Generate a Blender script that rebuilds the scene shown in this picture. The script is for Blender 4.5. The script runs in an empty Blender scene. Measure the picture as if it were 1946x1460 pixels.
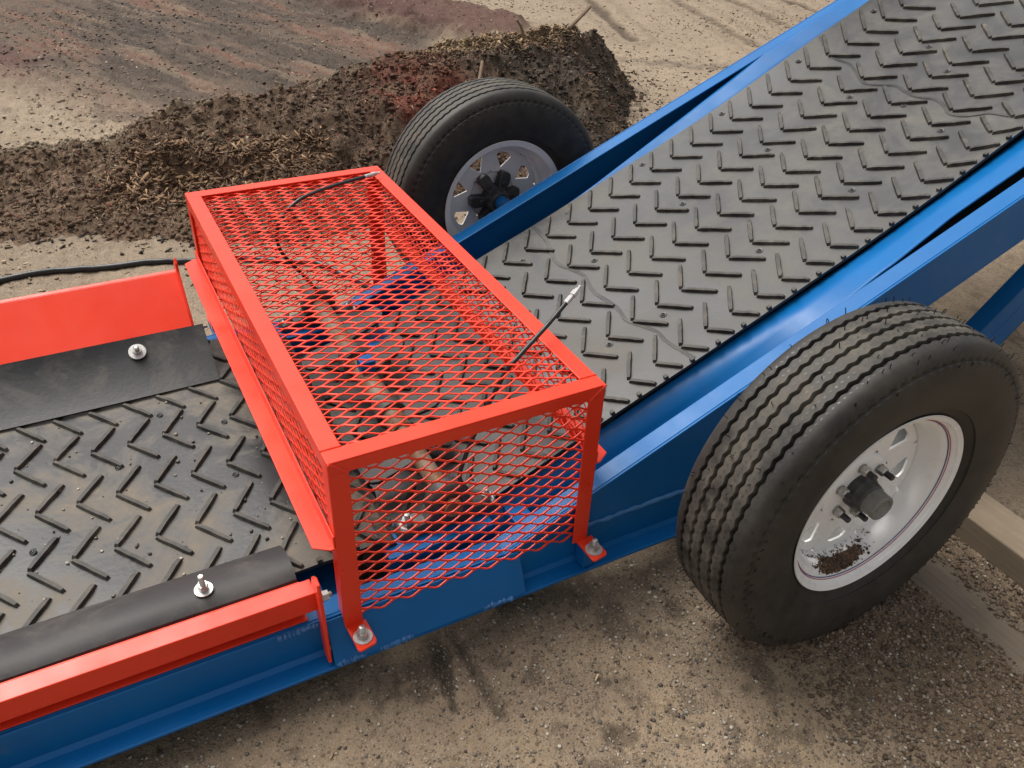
import bpy, math, random
import numpy as np
from mathutils import Vector, Matrix

random.seed(7)
RNG = np.random.default_rng(11)
S = bpy.context.scene
C = S.collection

# ------------------------------------------------------------------ camera
cd = bpy.data.cameras.new('camera')
cam = bpy.data.objects.new('camera', cd)
C.objects.link(cam)
right = Vector((0.8834412, -0.4669296, 0.0388389))
down = Vector((-0.2401735, -0.5224656, -0.8181359))
fwd = Vector((0.4023039, 0.7134469, -0.5737117))
M = Matrix.Identity(4)
for i in range(3):
    M[i][0] = right[i]; M[i][1] = -down[i]; M[i][2] = -fwd[i]
M[0][3], M[1][3], M[2][3] = -0.26679, -1.10939, 0.95640
cam.matrix_world = M
cd.sensor_fit = 'HORIZONTAL'; cd.sensor_width = 36
cd.lens = 36 * 1595.76 / 1946
cd.clip_start = 0.05; cd.clip_end = 500
S.camera = cam

# ------------------------------------------------------------------ world, sun, exposure
SUN_EL, SUN_AZ = math.radians(60), math.radians(25)      # azimuth from +Y towards -X
w = bpy.data.worlds.new('World'); S.world = w; w.use_nodes = True
nt = w.node_tree; bg = nt.nodes['Background']
sky = nt.nodes.new('ShaderNodeTexSky'); sky.sky_type = 'NISHITA'; sky.sun_disc = False
sky.sun_elevation = SUN_EL; sky.sun_rotation = -SUN_AZ
sky.air_density = 1.0; sky.dust_density = 6.0; sky.ozone_density = 1.0
hs = nt.nodes.new('ShaderNodeHueSaturation'); hs.inputs['Saturation'].default_value = 0.12
nt.links.new(sky.outputs[0], hs.inputs['Color']); nt.links.new(hs.outputs[0], bg.inputs['Color'])
bg.inputs['Strength'].default_value = 0.095
sl = bpy.data.lights.new('sun', 'SUN'); sl.energy = 1.5; sl.angle = math.radians(38); sl.color = (1.0, .94, .86)
so = bpy.data.objects.new('sun', sl); C.objects.link(so)
sd = Vector((-math.sin(SUN_AZ) * math.cos(SUN_EL), math.cos(SUN_AZ) * math.cos(SUN_EL), math.sin(SUN_EL)))
so.rotation_euler = sd.to_track_quat('Z', 'Y').to_euler(); so.location = (0, 0, 6)
S.view_settings.view_transform = 'Standard'; S.view_settings.look = 'None'
S.view_settings.exposure = 0.74; S.view_settings.gamma = 1.0

# ------------------------------------------------------------------ materials
class NT:
    def __init__(s, name):
        s.m = bpy.data.materials.new(name); s.m.use_nodes = True
        s.t = s.m.node_tree; s.b = s.t.nodes['Principled BSDF']
    def n(s, typ, **kw):
        nd = s.t.nodes.new(typ)
        for k, v in kw.items():
            if k.startswith('_'): setattr(nd, k[1:], v)
            else: nd.inputs[k.replace('_', ' ')].default_value = v
        return nd
    def l(s, a, b): s.t.links.new(a, b)
    def coord(s, kind='Object'):
        return s.n('ShaderNodeTexCoord').outputs[kind]
    def noise(s, co, scale, detail=4, rough=.55, dist=0.0):
        nd = s.n('ShaderNodeTexNoise', Scale=scale, Detail=detail, Roughness=rough, Distortion=dist)
        s.l(co, nd.inputs['Vector']); return nd.outputs['Fac']
    def ramp(s, fac, lo, hi, a=0.0, b=1.0):
        nd = s.n('ShaderNodeMapRange'); nd.inputs['From Min'].default_value = lo; nd.inputs['From Max'].default_value = hi
        nd.inputs['To Min'].default_value = a; nd.inputs['To Max'].default_value = b
        s.l(fac, nd.inputs['Value']); return nd.outputs['Result']
    def mix(s, fac, a, b, mode='MIX'):
        nd = s.n('ShaderNodeMix', _data_type='RGBA', _blend_type=mode)
        for sock, v in ((nd.inputs['Factor'], fac), (nd.inputs[6], a), (nd.inputs[7], b)):
            if hasattr(v, 'is_output'): s.l(v, sock)
            else: sock.default_value = v if not isinstance(v, tuple) else (*v, 1)
        return nd.outputs[2]
    def math(s, op, a, b):
        nd = s.n('ShaderNodeMath', _operation=op)
        for i, v in enumerate((a, b)):
            if hasattr(v, 'is_output'): s.l(v, nd.inputs[i])
            else: nd.inputs[i].default_value = v
        return nd.outputs[0]
    def bump(s, h, strength=.2, dist=.002, prev=None):
        nd = s.n('ShaderNodeBump', Strength=strength, Distance=dist); s.l(h, nd.inputs['Height'])
        if prev is not None: s.l(prev, nd.inputs['Normal'])
        s.l(nd.outputs[0], s.b.inputs['Normal']); return nd.outputs[0]
    def col(s, v):
        if hasattr(v, 'is_output'): s.l(v, s.b.inputs['Base Color'])
        else: s.b.inputs['Base Color'].default_value = (*v, 1)
    def rough(s, v):
        if hasattr(v, 'is_output'): s.l(v, s.b.inputs['Roughness'])
        else: s.b.inputs['Roughness'].default_value = v

def paint(name, c, c2, dirt=(.16, .12, .08), dirt_amt=.35, rough=.32, spec=.5):
    t = NT(name); co = t.coord()
    base = t.mix(t.ramp(t.noise(co, 3.0, 3), .35, .65), c, c2)
    d = t.ramp(t.noise(co, 14, 8, .7), .60, .78, 0, dirt_amt)
    t.col(t.mix(d, base, dirt))
    t.rough(t.ramp(t.noise(co, 9, 5), .3, .7, rough - .06, rough + .16))
    mp = t.n('ShaderNodeMapping'); mp.inputs['Scale'].default_value = (3, 26, 26); mp.inputs['Rotation'].default_value = (.2, .5, .3); t.l(co, mp.inputs['Vector'])
    sc = t.math('MULTIPLY', t.ramp(t.noise(mp.outputs[0], 6, 5, .7), .70, .74, 0, .55), t.ramp(t.noise(co, 2.7, 3), .5, .62))
    prev = t.b.inputs['Base Color'].links[0].from_socket
    sp = t.ramp(t.noise(co, 70, 3, .6), .74, .78, 0, .5)
    t.col(t.mix(sp, t.mix(sc, prev, tuple(min(1, v * 1.8 + .05) for v in c)), dirt))
    t.b.inputs['Specular IOR Level'].default_value = spec
    t.bump(t.noise(co, 160, 2), .12, .0008, t.bump(t.noise(co, 5, 3), .15, .004))
    return t.m

RED = paint('red_paint', (.86, .050, .016), (.80, .038, .011), dirt_amt=.2, rough=.30, spec=.42)
BLUE = paint('blue_paint', (.002, .128, .38), (.002, .108, .33), dirt_amt=.22, rough=.36, spec=.30)
def flat(name, c, rough=.5, metal=0.0, nscale=20, var=.25, bump=.15, spec=.5):
    t = NT(name); co = t.coord()
    c2 = tuple(x * (1 - var) for x in c); c3 = tuple(min(1, x * (1 + var)) for x in c)
    t.col(t.mix(t.ramp(t.noise(co, nscale, 6, .6), .3, .7), c2, c3))
    t.rough(t.ramp(t.noise(co, nscale * 1.7, 4), .3, .7, max(.05, rough - .1), min(1, rough + .1)))
    t.b.inputs['Metallic'].default_value = metal
    t.b.inputs['Specular IOR Level'].default_value = spec
    t.bump(t.noise(co, nscale * 8, 3), bump, .0008)
    return t.m
ZINC = flat('zinc_plate', (.50, .49, .46), .38, .8, 60, .3)
BRIGHT = flat('galvanised_fitting', (.56, .55, .53), .45, .6, 60, .25)
BLACKP = flat('black_coating', (.036, .036, .037), .42, 0, 40, .3)
HUBGREY = flat('hub_grey', (.05, .052, .052), .45, 0, 50, .3)
CAPGREY = flat('cap_grey', (.22, .22, .21), .5, .2, 50, .2)
MATT = flat('matt_black_rubber', (.018, .018, .018), .9, 0, 60, .2, .1, .1)
HOSE = flat('hose_rubber', (.02, .02, .02), .35, 0, 60, .2)
DARKSTEEL = flat('dark_steel', (.10, .095, .088), .5, .3, 14, .5)
TOUCH = paint('blue_touch_up', (.07, .23, .50), (.03, .13, .34), dirt_amt=.1, rough=.5)
def rusty():
    t = NT('rusty_steel'); co = t.coord()
    f = t.ramp(t.noise(co, 9, 8, .65), .38, .62)
    f2 = t.ramp(t.noise(co, 30, 6, .7), .4, .6)
    a = t.mix(f2, (.12, .050, .02), (.22, .11, .045)); t.col(t.mix(f, a, (.27, .23, .18)))
    t.rough(.62); t.b.inputs['Metallic'].default_value = .25; t.bump(t.noise(co, 120, 4), .3, .001); return t.m
RUST = rusty()
def rubber(name, base, dust, amt_lo, amt_hi, scale=6, rough=.5, spec=.5, wet=True):
    t = NT(name); co = t.coord()
    b = t.mix(t.ramp(t.noise(co, 2.3, 5, .6, .8), .35, .65), tuple(x * .75 for x in base), tuple(x * 1.25 for x in base))
    d = t.ramp(t.noise(co, scale, 9, .68, .6), amt_lo, amt_hi)
    d2 = t.ramp(t.noise(co, scale * 6, 6, .7), .35, .7, .35, 1)
    dd = t.math('MULTIPLY', d, d2)
    t.col(t.mix(dd, b, dust))
    t.rough(t.ramp(dd, 0, 1, rough, .85))
    t.b.inputs['Specular IOR Level'].default_value = spec
    n1 = t.noise(co, 90, 4, .6)
    bm = t.bump(n1, .25, .0015); t.bump(t.noise(co, scale, 8, .7), .16, .003, bm)
    return t.m
BELT_UP = rubber('belt_rubber_upper', (.042, .043, .045), (.16, .146, .122), .42, .70, 4, .42, .45)
BELT_LOW = rubber('belt_rubber_dusty', (.015, .015, .016), (.19, .16, .12), .48, .60, 3.6, .34, .5)
CLEAT = rubber('cleat_rubber', (.036, .034, .031), (.17, .15, .12), .44, .70, 22, .55, .35)
FLAP = rubber('flap_rubber', (.020, .020, .021), (.15, .13, .105), .47, .78, 7, .42, .5)
FLAP2 = rubber('flap_rubber_clean', (.026, .024, .024), (.13, .115, .10), .50, .8, 9, .55, .4)
PADDLE = rubber('paddle_steel', (.040, .037, .034), (.14, .12, .095), .48, .8, 9, .5)

def tyre_mat():
    t = NT('tyre_rubber'); co = t.coord()
    uv = t.coord('UV')
    b = t.mix(t.ramp(t.noise(co, 5, 6, .6), .35, .65), (.017, .016, .015), (.027, .025, .023))
    sep = t.n('ShaderNodeSeparateXYZ'); t.l(uv, sep.inputs[0])
    tread = t.ramp(sep.outputs[1], .36, .40); tread2 = t.ramp(sep.outputs[1], .60, .64, 1, 0)
    tm = t.math('MULTIPLY', tread, tread2)
    dust = t.ramp(t.noise(co, 18, 8, .7), .36, .66)
    dm = t.math('MULTIPLY', dust, t.math('ADD', t.math('MULTIPLY', tm, .5), .17))
    t.col(t.mix(dm, b, (.17, .15, .12)))
    t.rough(t.ramp(dm, 0, .6, .5, .8)); t.b.inputs['Specular IOR Level'].default_value = .35
    t.bump(t.noise(co, 70, 5, .6), .25, .0015)
    return t.m
TYRE = tyre_mat()
def rim_mat(name, c):
    t = NT(name); co = t.coord()
    d = t.ramp(t.noise(co, 10, 8, .7), .56, .8, 0, .45)
    t.col(t.mix(d, c, (.30, .25, .18))); t.rough(t.ramp(t.noise(co, 12, 4), .3, .7, .22, .42))
    t.bump(t.noise(co, 120, 2), .08, .0006); return t.m
RIM = rim_mat('white_rim_paint', (.90, .90, .89)); RIM2 = rim_mat('dull_rim_paint', (.78, .79, .80))
INNER = rim_mat('shaded_grimy_rim_paint', (.22, .215, .20)); REDLINE = flat('red_stripe', (.5, .02, .05), .4, var=.1); BLUELINE = flat('blue_stripe', (.02, .04, .22), .4, var=.1)  # near inner barrel: its shade is put into the paint colour, along with dirt
def attr_mat(name, rough=.85, nscale=60, amt=.5, bumpd=.004, bs=.5, spec=.25):
    t = NT(name); co = t.coord()
    a = t.n('ShaderNodeVertexColor', _layer_name='col').outputs['Color']
    f = t.ramp(t.noise(co, nscale, 8, .7), .25, .75, 1 - amt, 1 + amt)
    mul = t.n('ShaderNodeVectorMath', _operation='SCALE'); t.l(a, mul.inputs[0]); t.l(f, mul.inputs['Scale'])
    t.col(mul.outputs[0]); t.rough(rough); t.b.inputs['Specular IOR Level'].default_value = spec
    bm = t.bump(t.noise(co, nscale * .6, 8, .7), bs, bumpd)
    return t, mul.outputs[0], co, bm
DIRTN = attr_mat('pile_mulch', .9, 45, .75, .012, .9)[0].m
CHIPM = attr_mat('chip_wood', .75, 40, .3, .001, .2)[0].m
PEBM = attr_mat('pebble_stone', .6, 200, .25, .001, .2, .4)[0].m
def ground_mat():
    t, c, co, bm = attr_mat('sandy_dirt', .88, 38, .22, .008, .7)
    # fine grit: pale and dark grains of two sizes
    g1 = t.n('ShaderNodeTexVoronoi', Scale=190.0); t.l(co, g1.inputs['Vector'])
    r1 = t.n('ShaderNodeSeparateColor'); t.l(g1.outputs['Color'], r1.inputs[0])
    m1 = t.ramp(r1.outputs[0], .70, .85); m1 = t.math('MULTIPLY', m1, t.ramp(g1.outputs['Distance'], .35, .50, 1, 0))
    c = t.mix(t.math('MULTIPLY', m1, .38), c, (.42, .37, .30))
    m2 = t.ramp(r1.outputs[1], .68, .85); m2 = t.math('MULTIPLY', m2, t.ramp(g1.outputs['Distance'], .35, .50, 1, 0))
    c = t.mix(t.math('MULTIPLY', m2, .60), c, (.045, .033, .024))
    g2 = t.n('ShaderNodeTexVoronoi', Scale=75.0); t.l(co, g2.inputs['Vector'])
    r2 = t.n('ShaderNodeSeparateColor'); t.l(g2.outputs['Color'], r2.inputs[0])
    m3 = t.math('MULTIPLY', t.ramp(r2.outputs[0], .78, .88), t.ramp(g2.outputs['Distance'], .25, .38, 1, 0))
    c = t.mix(t.math('MULTIPLY', m3, .55), c, (.06, .045, .032))
    t.col(c)
    t.bump(t.ramp(g1.outputs['Distance'], 0, .6, 1, 0), .55, .003, bm)
    return t.m
GROUND = ground_mat()
def wood(name, a, b):
    t = NT(name); co = t.coord()
    mp = t.n('ShaderNodeMapping'); mp.inputs['Scale'].default_value = (30, 2.2, 30); t.l(co, mp.inputs['Vector'])
    f = t.ramp(t.noise(mp.outputs[0], 3, 8, .65), .3, .7)
    c = t.mix(f, a, b); d = t.ramp(t.noise(co, 11, 8, .7), .45, .7, 0, .7)
    t.col(t.mix(d, c, (.20, .155, .105))); t.rough(.8); t.bump(t.noise(mp.outputs[0], 6, 6), .4, .002); return t.m
TIMBER = wood('weathered_timber', (.21, .16, .105), (.29, .225, .155))
BOARD = wood('grey_board', (.13, .100, .075), (.20, .155, .11))

# ------------------------------------------------------------------ mesh helpers
class MB:
    def __init__(s): s.v = []; s.f = []; s.mi = []; s.cur = 0
    def add(s, vs, fs):
        o = len(s.v); s.v += [tuple(v) for v in vs]
        s.f += [tuple(i + o for i in f) for f in fs]; s.mi += [s.cur] * len(fs)
    def prism(s, poly, vec):            # planar polygon (3-D points) swept along vec
        n = len(poly); a = [Vector(p) for p in poly]; b = [p + Vector(vec) for p in a]
        s.add(a + b, [tuple(range(n))[::-1], tuple(range(n, 2 * n))] + [(i, (i + 1) % n, (i + 1) % n + n, i + n) for i in range(n)])
    def box(s, x0, x1, y0, y1, z0, z1):
        s.prism([(x0, y0, z0), (x1, y0, z0), (x1, y1, z0), (x0, y1, z0)], (0, 0, z1 - z0))
    def tube(s, pts, r, n=10, caps=True):
        pts = [Vector(p) for p in pts]; vs = []; rr = r if isinstance(r, (list, tuple)) else [r] * len(pts)
        u = None
        for i, p in enumerate(pts):
            d = (pts[min(i + 1, len(pts) - 1)] - pts[max(i - 1, 0)]).normalized()
            if u is None: u = d.orthogonal().normalized()
            u = (u - d * u.dot(d)).normalized(); w = d.cross(u)
            for k in range(n):
                a = 2 * math.pi * k / n; vs.append(p + (u * math.cos(a) + w * math.sin(a)) * rr[i])
        fs = [(i * n + k, i * n + (k + 1) % n, (i + 1) * n + (k + 1) % n, (i + 1) * n + k) for i in range(len(pts) - 1) for k in range(n)]
        if caps: fs += [tuple(range(n))[::-1], tuple(range((len(pts) - 1) * n, len(pts) * n))]
        s.add(vs, fs)
    def lathe(s, prof, c, ax, n=48, close=False):   # prof (u along axis, r)
        ax = Vector(ax).normalized(); e = ax.orthogonal().normalized(); g = ax.cross(e); c = Vector(c); vs = []
        for (u, r) in prof:
            for k in range(n):
                a = 2 * math.pi * k / n; vs.append(c + ax * u + (e * math.cos(a) + g * math.sin(a)) * r)
        m = len(prof); fs = [(i * n + k, i * n + (k + 1) % n, (i + 1) * n + (k + 1) % n, (i + 1) * n + k) for i in range(m - 1) for k in range(n)]
        if close: fs += [tuple(range(n))[::-1], tuple(range((m - 1) * n, m * n))]
        s.add(vs, fs)
    def build(s, name, mats, parent=None, smooth=False, bevel=0, fix=True, angle=40):
        me = bpy.data.meshes.new(name); me.from_pydata(s.v, [], s.f)
        for m in (mats if isinstance(mats, (list, tuple)) else [mats]): me.materials.append(m)
        if any(s.mi): me.polygons.foreach_set('material_index', s.mi)
        me.update()
        if fix:
            import bmesh
            b = bmesh.new(); b.from_mesh(me); bmesh.ops.recalc_face_normals(b, faces=b.faces); b.to_mesh(me); b.free()
        if smooth:
            me.polygons.foreach_set('use_smooth', [True] * len(me.polygons))
            try: me.set_sharp_from_angle(angle=math.radians(angle))
            except Exception: pass
        o = bpy.data.objects.new(name, me); C.objects.link(o)
        if parent is not None: o.parent = parent
        if bevel:
            md = o.modifiers.new('bevel', 'BEVEL'); md.width = bevel; md.segments = 2; md.limit_method = 'ANGLE'; md.angle_limit = math.radians(35)
            md.harden_normals = False
        return o
def fast_mesh(name, V, F, mat, cols=None, parent=None, smooth=False):
    V = np.asarray(V, np.float32); F = np.asarray(F, np.int32); k = F.shape[1]
    me = bpy.data.meshes.new(name); me.vertices.add(len(V)); me.vertices.foreach_set('co', V.ravel())
    me.loops.add(F.size); me.loops.foreach_set('vertex_index', F.ravel())
    me.polygons.add(len(F)); me.polygons.foreach_set('loop_start', np.arange(0, F.size, k, dtype=np.int32))
    me.polygons.foreach_set('loop_total', np.full(len(F), k, np.int32))
    if smooth: me.polygons.foreach_set('use_smooth', np.ones(len(F), bool))
    me.update(calc_edges=True)
    if cols is not None:
        at = me.color_attributes.new('col', 'FLOAT_COLOR', 'POINT')
        cc = np.ones((len(V), 4), np.float32); cc[:, :3] = cols; at.data.foreach_set('color', cc.ravel())
    me.materials.append(mat); me.validate()
    o = bpy.data.objects.new(name, me); C.objects.link(o)
    if parent is not None: o.parent = parent
    return o
def tag(o, label=None, cat=None, group=None, kind=None):
    if label: o['label'] = label
    if cat: o['category'] = cat
    if group: o['group'] = group
    if kind: o['kind'] = kind
    return o
def lab(o, s): o['label'] = s; return o

# value noise
_G = RNG.random((256, 256)).astype(np.float64)
def vnoise(x, y, seed=0):
    x = x + seed * 17.3; y = y + seed * 9.7
    xi = np.floor(x).astype(int); yi = np.floor(y).astype(int); fx = x - xi; fy = y - yi
    fx = fx * fx * (3 - 2 * fx); fy = fy * fy * (3 - 2 * fy)
    g = lambda a, b: _G[a & 255, b & 255]
    return (g(xi, yi) * (1 - fx) + g(xi + 1, yi) * fx) * (1 - fy) + (g(xi, yi + 1) * (1 - fx) + g(xi + 1, yi + 1) * fx) * fy
def fbm(x, y, s, o=5, seed=0, gain=.5):
    t = 0; a = 1; n = 0
    for i in range(o):
        t = t + a * vnoise(x * s, y * s, seed + i * 3); n += a; a *= gain; s *= 2.07
    return t / n
def sst(v, a, b):
    t = np.clip((v - a) / (b - a), 0, 1); return t * t * (3 - 2 * t)

ZG = -0.59
# ------------------------------------------------------------------ ground and pile height fields
CREST = [(-1.6, 3.6, .00, .75), (-.9, 3.35, .05, .75), (-.35, 3.2, .12, .80), (.05, 3.12, .20, .92), (.5, 3.18, .27, 1.15), (1.08, 3.3, .34, 1.3),
         (1.75, 3.35, .42, 1.2), (2.45, 3.42, .47, .90), (2.85, 3.6, .30, .50), (3.2, 3.75, .06, .2)]
def pile_h(x, y):
    cx = [c[0] for c in CREST]
    cy = np.interp(x, cx, [c[1] for c in CREST]); h = np.interp(x, cx, [c[2] for c in CREST]); wn = np.interp(x, cx, [c[3] for c in CREST])
    wob = (fbm(x, y, 1.7, 4, 5) - .5)
    x = x + (fbm(x, y, 3.5, 4, 15) - .5) * .30; y = y + (fbm(x, y, 6, 4, 17, .6) - .5) * .16
    d = cy + wob * .18 - y                      # >0 on the near side
    near = np.clip(1 - d / (wn * (1 + wob * .5)), 0, 1); far = np.clip(1 + d / (.35 + h * .9), 0, 1)
    prof = np.where(d > 0, near ** 1.15, far ** 1.1)
    hh = h * prof
    ends = sst(x, -1.6, -.7) * (1 - sst(x, 3.0, 3.3))
    lump = (fbm(x, y, 5, 5, 9, .6) - .5)
    return (hh + lump * .20 * sst(hh, .0, .12)) * ends
def seg(x, y, a, b):
    ax, ay = a; bx, by = b; dx, dy = bx - ax, by - ay; t = np.clip(((x - ax) * dx + (y - ay) * dy) / (dx * dx + dy * dy), 0, 1)
    return np.hypot(x - ax - t * dx, y - ay - t * dy), t
def ground_hc(x, y):
    z = np.full_like(x, ZG)
    z = z + (fbm(x, y, .8, 3, 1) - .5) * .03 + (fbm(x, y, 6, 4, 2) - .5) * (.012 + .012 * sst(y, 1.5, 2.5)) + np.abs(fbm(x, y, 13, 4, 6, .65) - .5) * -.03 * sst(y, 1.5, 2.5) + (fbm(x, y, 38, 3, 3) - .5) * .006
    z += -.006
    n1 = fbm(x, y, 1.3, 5, 21); n2 = fbm(x, y, 5, 5, 31, .6); n3 = fbm(x, y, 20, 4, 41, .6)
    sand = np.array([.27, .210, .148]); damp = np.array([.155, .115, .078]); tan = np.array([.30, .225, .145]); dark = np.array([.055, .042, .034])
    redd = np.array([.12, .048, .038]); blackm = np.array([.052, .037, .028]); grey = np.array([.165, .115, .083])
    c = sand[None] * (0.85 + .3 * n1)[:, None]
    def put(m, k):
        nonlocal c
        m = np.clip(m, 0, 1)[:, None]; c = c * (1 - m) + np.asarray(k)[None] * m
    # foreground: grey brown grit with tan patches; painted shade and damp beside the machine
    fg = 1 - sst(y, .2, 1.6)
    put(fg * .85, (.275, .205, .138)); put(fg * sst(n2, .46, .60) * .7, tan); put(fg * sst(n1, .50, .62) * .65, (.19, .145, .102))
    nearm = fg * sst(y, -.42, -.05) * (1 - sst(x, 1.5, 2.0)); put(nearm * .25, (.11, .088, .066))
    put(fg * sst(fbm(x, y, 16, 5, 61, .65), .60, .66) * .6, (.085, .064, .046))
    # soil heaped round the near wheel and the board
    br = fg * sst(x, .85, 1.05) * (1 - sst(x, 1.30, 1.36)) * sst(y, -.95, -.7); put(br * (.35 + .65 * n2), (.115, .075, .047)); z = z + br * n3 * .012
    tr = sst(x, 1.46, 1.49) * (1 - sst(x, 1.53, 1.56)) * fg
    put(tr * .6, (.13, .09, .06)); z = z - tr * .018 * (1 - np.abs(np.sin(x * 70)) * .6)
    # wet trench and clods in front
    d, t = seg(x, y, (.20, .02), (.165, -.17)); m = (1 - sst(d + (n3 - .5) * .02, .014 * np.sin(.4 + t * 2.6), .006 + .018 * np.sin(.4 + t * 2.6))); put(m * .85, (.05, .040, .030)); z = z - m * .006
    d, t = seg(x, y, (.24, .0), (.245, -.22)); m = (1 - sst(d + (n3 - .5) * .02, .004, .018)); put(m * .7, (.07, .054, .040)); z = z - m * .008
    for (px, py, r) in [(.484, -.246, .022), (.74, -.148, .035), (.435, -.36, .03), (.703, -.294, .016), (1.084, -.614, .018), (.66, -.20, .02), (.53, -.324, .03), (.62, -.09, .03), (.80, -.24, .03), (.56, -.15, .02), (.34, -.45, .02), (.75, -.40, .02), (.58, -.28, .016)]:
        d = np.hypot(x - px, (y - py) * 1.2) + (n3 - .5) * .045; m = (1 - sst(d, r * .55, r * .85)) * sst(n3, .30, .45); put(m * .62, (.062, .047, .034)); z = z - m * .004
    # far yard
    yard = sst(y, 3.2, 3.8) * (1 - sst(x + (n1 - .5) * .8, 1.9 + .35 * (y - 4.5), 2.3 + .35 * (y - 4.5)))
    ca, sa = math.cos(math.radians(-68)), math.sin(math.radians(-68))
    al = x * ca + y * sa; ac = -x * sa + y * ca
    st = fbm(al * .55, ac * 3.2, 1.0, 5, 71, .62); st2 = fbm(al * 1.2, ac * 9, 1.0, 5, 81, .65)
    m = yard * sst(x * .9 + y * .6, 2.2, 3.3)
    put(m * .93, grey * .55); put(m * sst(st, .46, .60), blackm * 1.1); put(m * sst(st, .55, .42) * sst(st2, .42, .58) * .85, (.145, .070, .047))
    put(m * (1 - sst(np.abs(fbm(al * .35, ac * 6, 1.0, 4, 91) - .5), .0, .035)) * .8, (.030, .022, .018))
    put(m * (1 - sst(np.abs(ac - 1.35 - (n1 - .5) * .5), .18, .50)) * .85, redd * .95)
    put(m * sst(st2, .60, .70) * .55, (.20, .15, .105))
    put(yard * sst(n2, .62, .72) * .5, blackm)
    z = z + yard * (st2 - .5) * .05 + yard * (n3 - .5) * .03
    # dark red mulch strip behind the pile
    d, t = seg(x, y, (2.2, 7.2), (2.95, 5.35)); m = 1 - sst(d + (n2 - .5) * .5, .28, .55); put(m * .93, (.085, .038, .030)); z = z + m * (.06 + .05 * n3)
    # wheel tracks on the sand, right
    for k, (a, b) in enumerate([((5.6, 7.0), (4.75, 4.0)), ((6.1, 6.8), (5.5, 4.4)), ((4.55, 6.4), (3.95, 4.7)), ((6.7, 6.9), (6.2, 4.6))]):
        d, t = seg(x, y, a, b); cl = np.clip(np.sin((x * .27 + y) * 60) * .5 + .5, 0, 1) if k < 2 else 1
        m = (1 - sst(np.abs(d + (n2 - .5) * .1), .02, .075)); put(m * (.35 + .65 * cl) * (.55 + .9 * n3), (.085, .060, .040)); z = z - m * .018 * cl
        m = (1 - sst(np.abs(d - .17), .02, .05)); put(m * .35 * n3 * 1.6, (.14, .105, .075)); z = z + m * .01
    d, t = seg(x, y, (3.1, 4.5), (4.4, 3.35)); m = (1 - sst(d + (n2 - .5) * .35, .02, .16)); put(m * .75 * sst(n3, .3, .6), (.10, .08, .06)); z = z + m * .018 * n3
    # dark crumbs round the foot of the pile
    ph = pile_h(x, y + .12); ph2 = pile_h(x - .12, y)
    m = sst(np.maximum(ph, ph2), .0, .05) * sst(n3, .42, .60); put(m * .8, (.10, .075, .055))
    m = (1 - sst(y, 2.5, 3.0)) * sst(y, 1.3, 1.9) * (1 - sst(x, .8, 2)); put(m * .35, (.20, .155, .11))
    c = c * (.86 + .28 * n3)[:, None]
    return z, c
def axis(parts):
    out = []
    for a, b, st in parts: out += list(np.arange(a, b - 1e-6, st))
    return np.array(out + [parts[-1][1]])
gx = axis([(-60, -10, 10), (-10, -3, 1.0), (-3, -.8, .1), (-.8, 2.0, .0085), (2.0, 3.4, .022), (3.4, 9, .035), (9, 12, .5), (12, 60, 8)])
gy = axis([(-60, -10, 10), (-10, -1.2, .5), (-1.2, -.05, .0085), (-.05, 1.4, .04), (1.4, 4.2, .022), (4.2, 9, .035), (9, 12, .5), (12, 60, 8)])
X, Y = np.meshgrid(gx, gy); xs, ys = X.ravel(), Y.ravel()
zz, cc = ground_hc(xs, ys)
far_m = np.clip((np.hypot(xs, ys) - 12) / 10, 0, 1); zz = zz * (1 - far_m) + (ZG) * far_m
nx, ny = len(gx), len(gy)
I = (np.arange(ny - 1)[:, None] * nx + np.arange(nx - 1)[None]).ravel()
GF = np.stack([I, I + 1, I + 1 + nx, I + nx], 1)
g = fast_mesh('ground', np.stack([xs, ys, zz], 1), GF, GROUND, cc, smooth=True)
tag(g, 'sandy dirt yard with grit, damp patches and tyre tracks', 'ground', kind='structure')

# ---- mulch pile
px = np.arange(-1.3, 3.4, .016); py = np.arange(1.7, 4.6, .016)
X, Y = np.meshgrid(px, py); xs, ys = X.ravel(), Y.ravel(); ph = pile_h(xs, ys)
n2 = fbm(xs, ys, 4, 5, 101, .6); n3 = fbm(xs, ys, 22, 4, 111, .65)
def pile_color(xs, ys, ph, n2, n3):
    c = np.tile(np.array([[.088, .056, .037]]), (len(xs), 1)).astype(float)
    def put(m, k):
        nonlocal c
        m = np.clip(m, 0, 1)[:, None]; c = c * (1 - m) + np.asarray(k)[None] * m
    put((1 - sst(xs, .1, 1.3)) * .7, (.150, .100, .064))
    put(sst(xs, 1.6, 2.1) * .7, (.048, .042, .033))
    put((1 - sst(np.hypot((xs - 1.42) * 1.1, (ys - 2.95) * .9) + (n2 - .5) * .5, .12, .38)) * .8, (.15, .035, .022))
    put(sst(n2, .55, .68) * .6, (.11, .075, .048))
    cy = np.interp(xs, [q[0] for q in CREST], [q[1] for q in CREST])
    put((1 - sst(np.abs(ys - cy - .12) + (n2 - .5) * .12, .05, .16)) * (1 - sst(xs, .8, 1.5)) * .75, (.22, .18, .125))
    put((1 - sst(np.abs(ys - cy - .05) + (n2 - .5) * .15, .06, .18)) * sst(xs, 1.45, 1.9) * (1 - sst(xs, 2.3, 2.6)) * .85, (.25, .175, .10))
    return c * (.55 + .9 * n3)[:, None]
pc = pile_color(xs, ys, ph, n2, n3)
pz = ZG - .03 + ph * 1.0 + .03 * sst(ph, 0, .03) + (n3 - .5) * .045 * sst(ph, 0, .05)
keep = ph > 0.001
nx, ny = len(px), len(py)
I = (np.arange(ny - 1)[:, None] * nx + np.arange(nx - 1)[None]).ravel()
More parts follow.
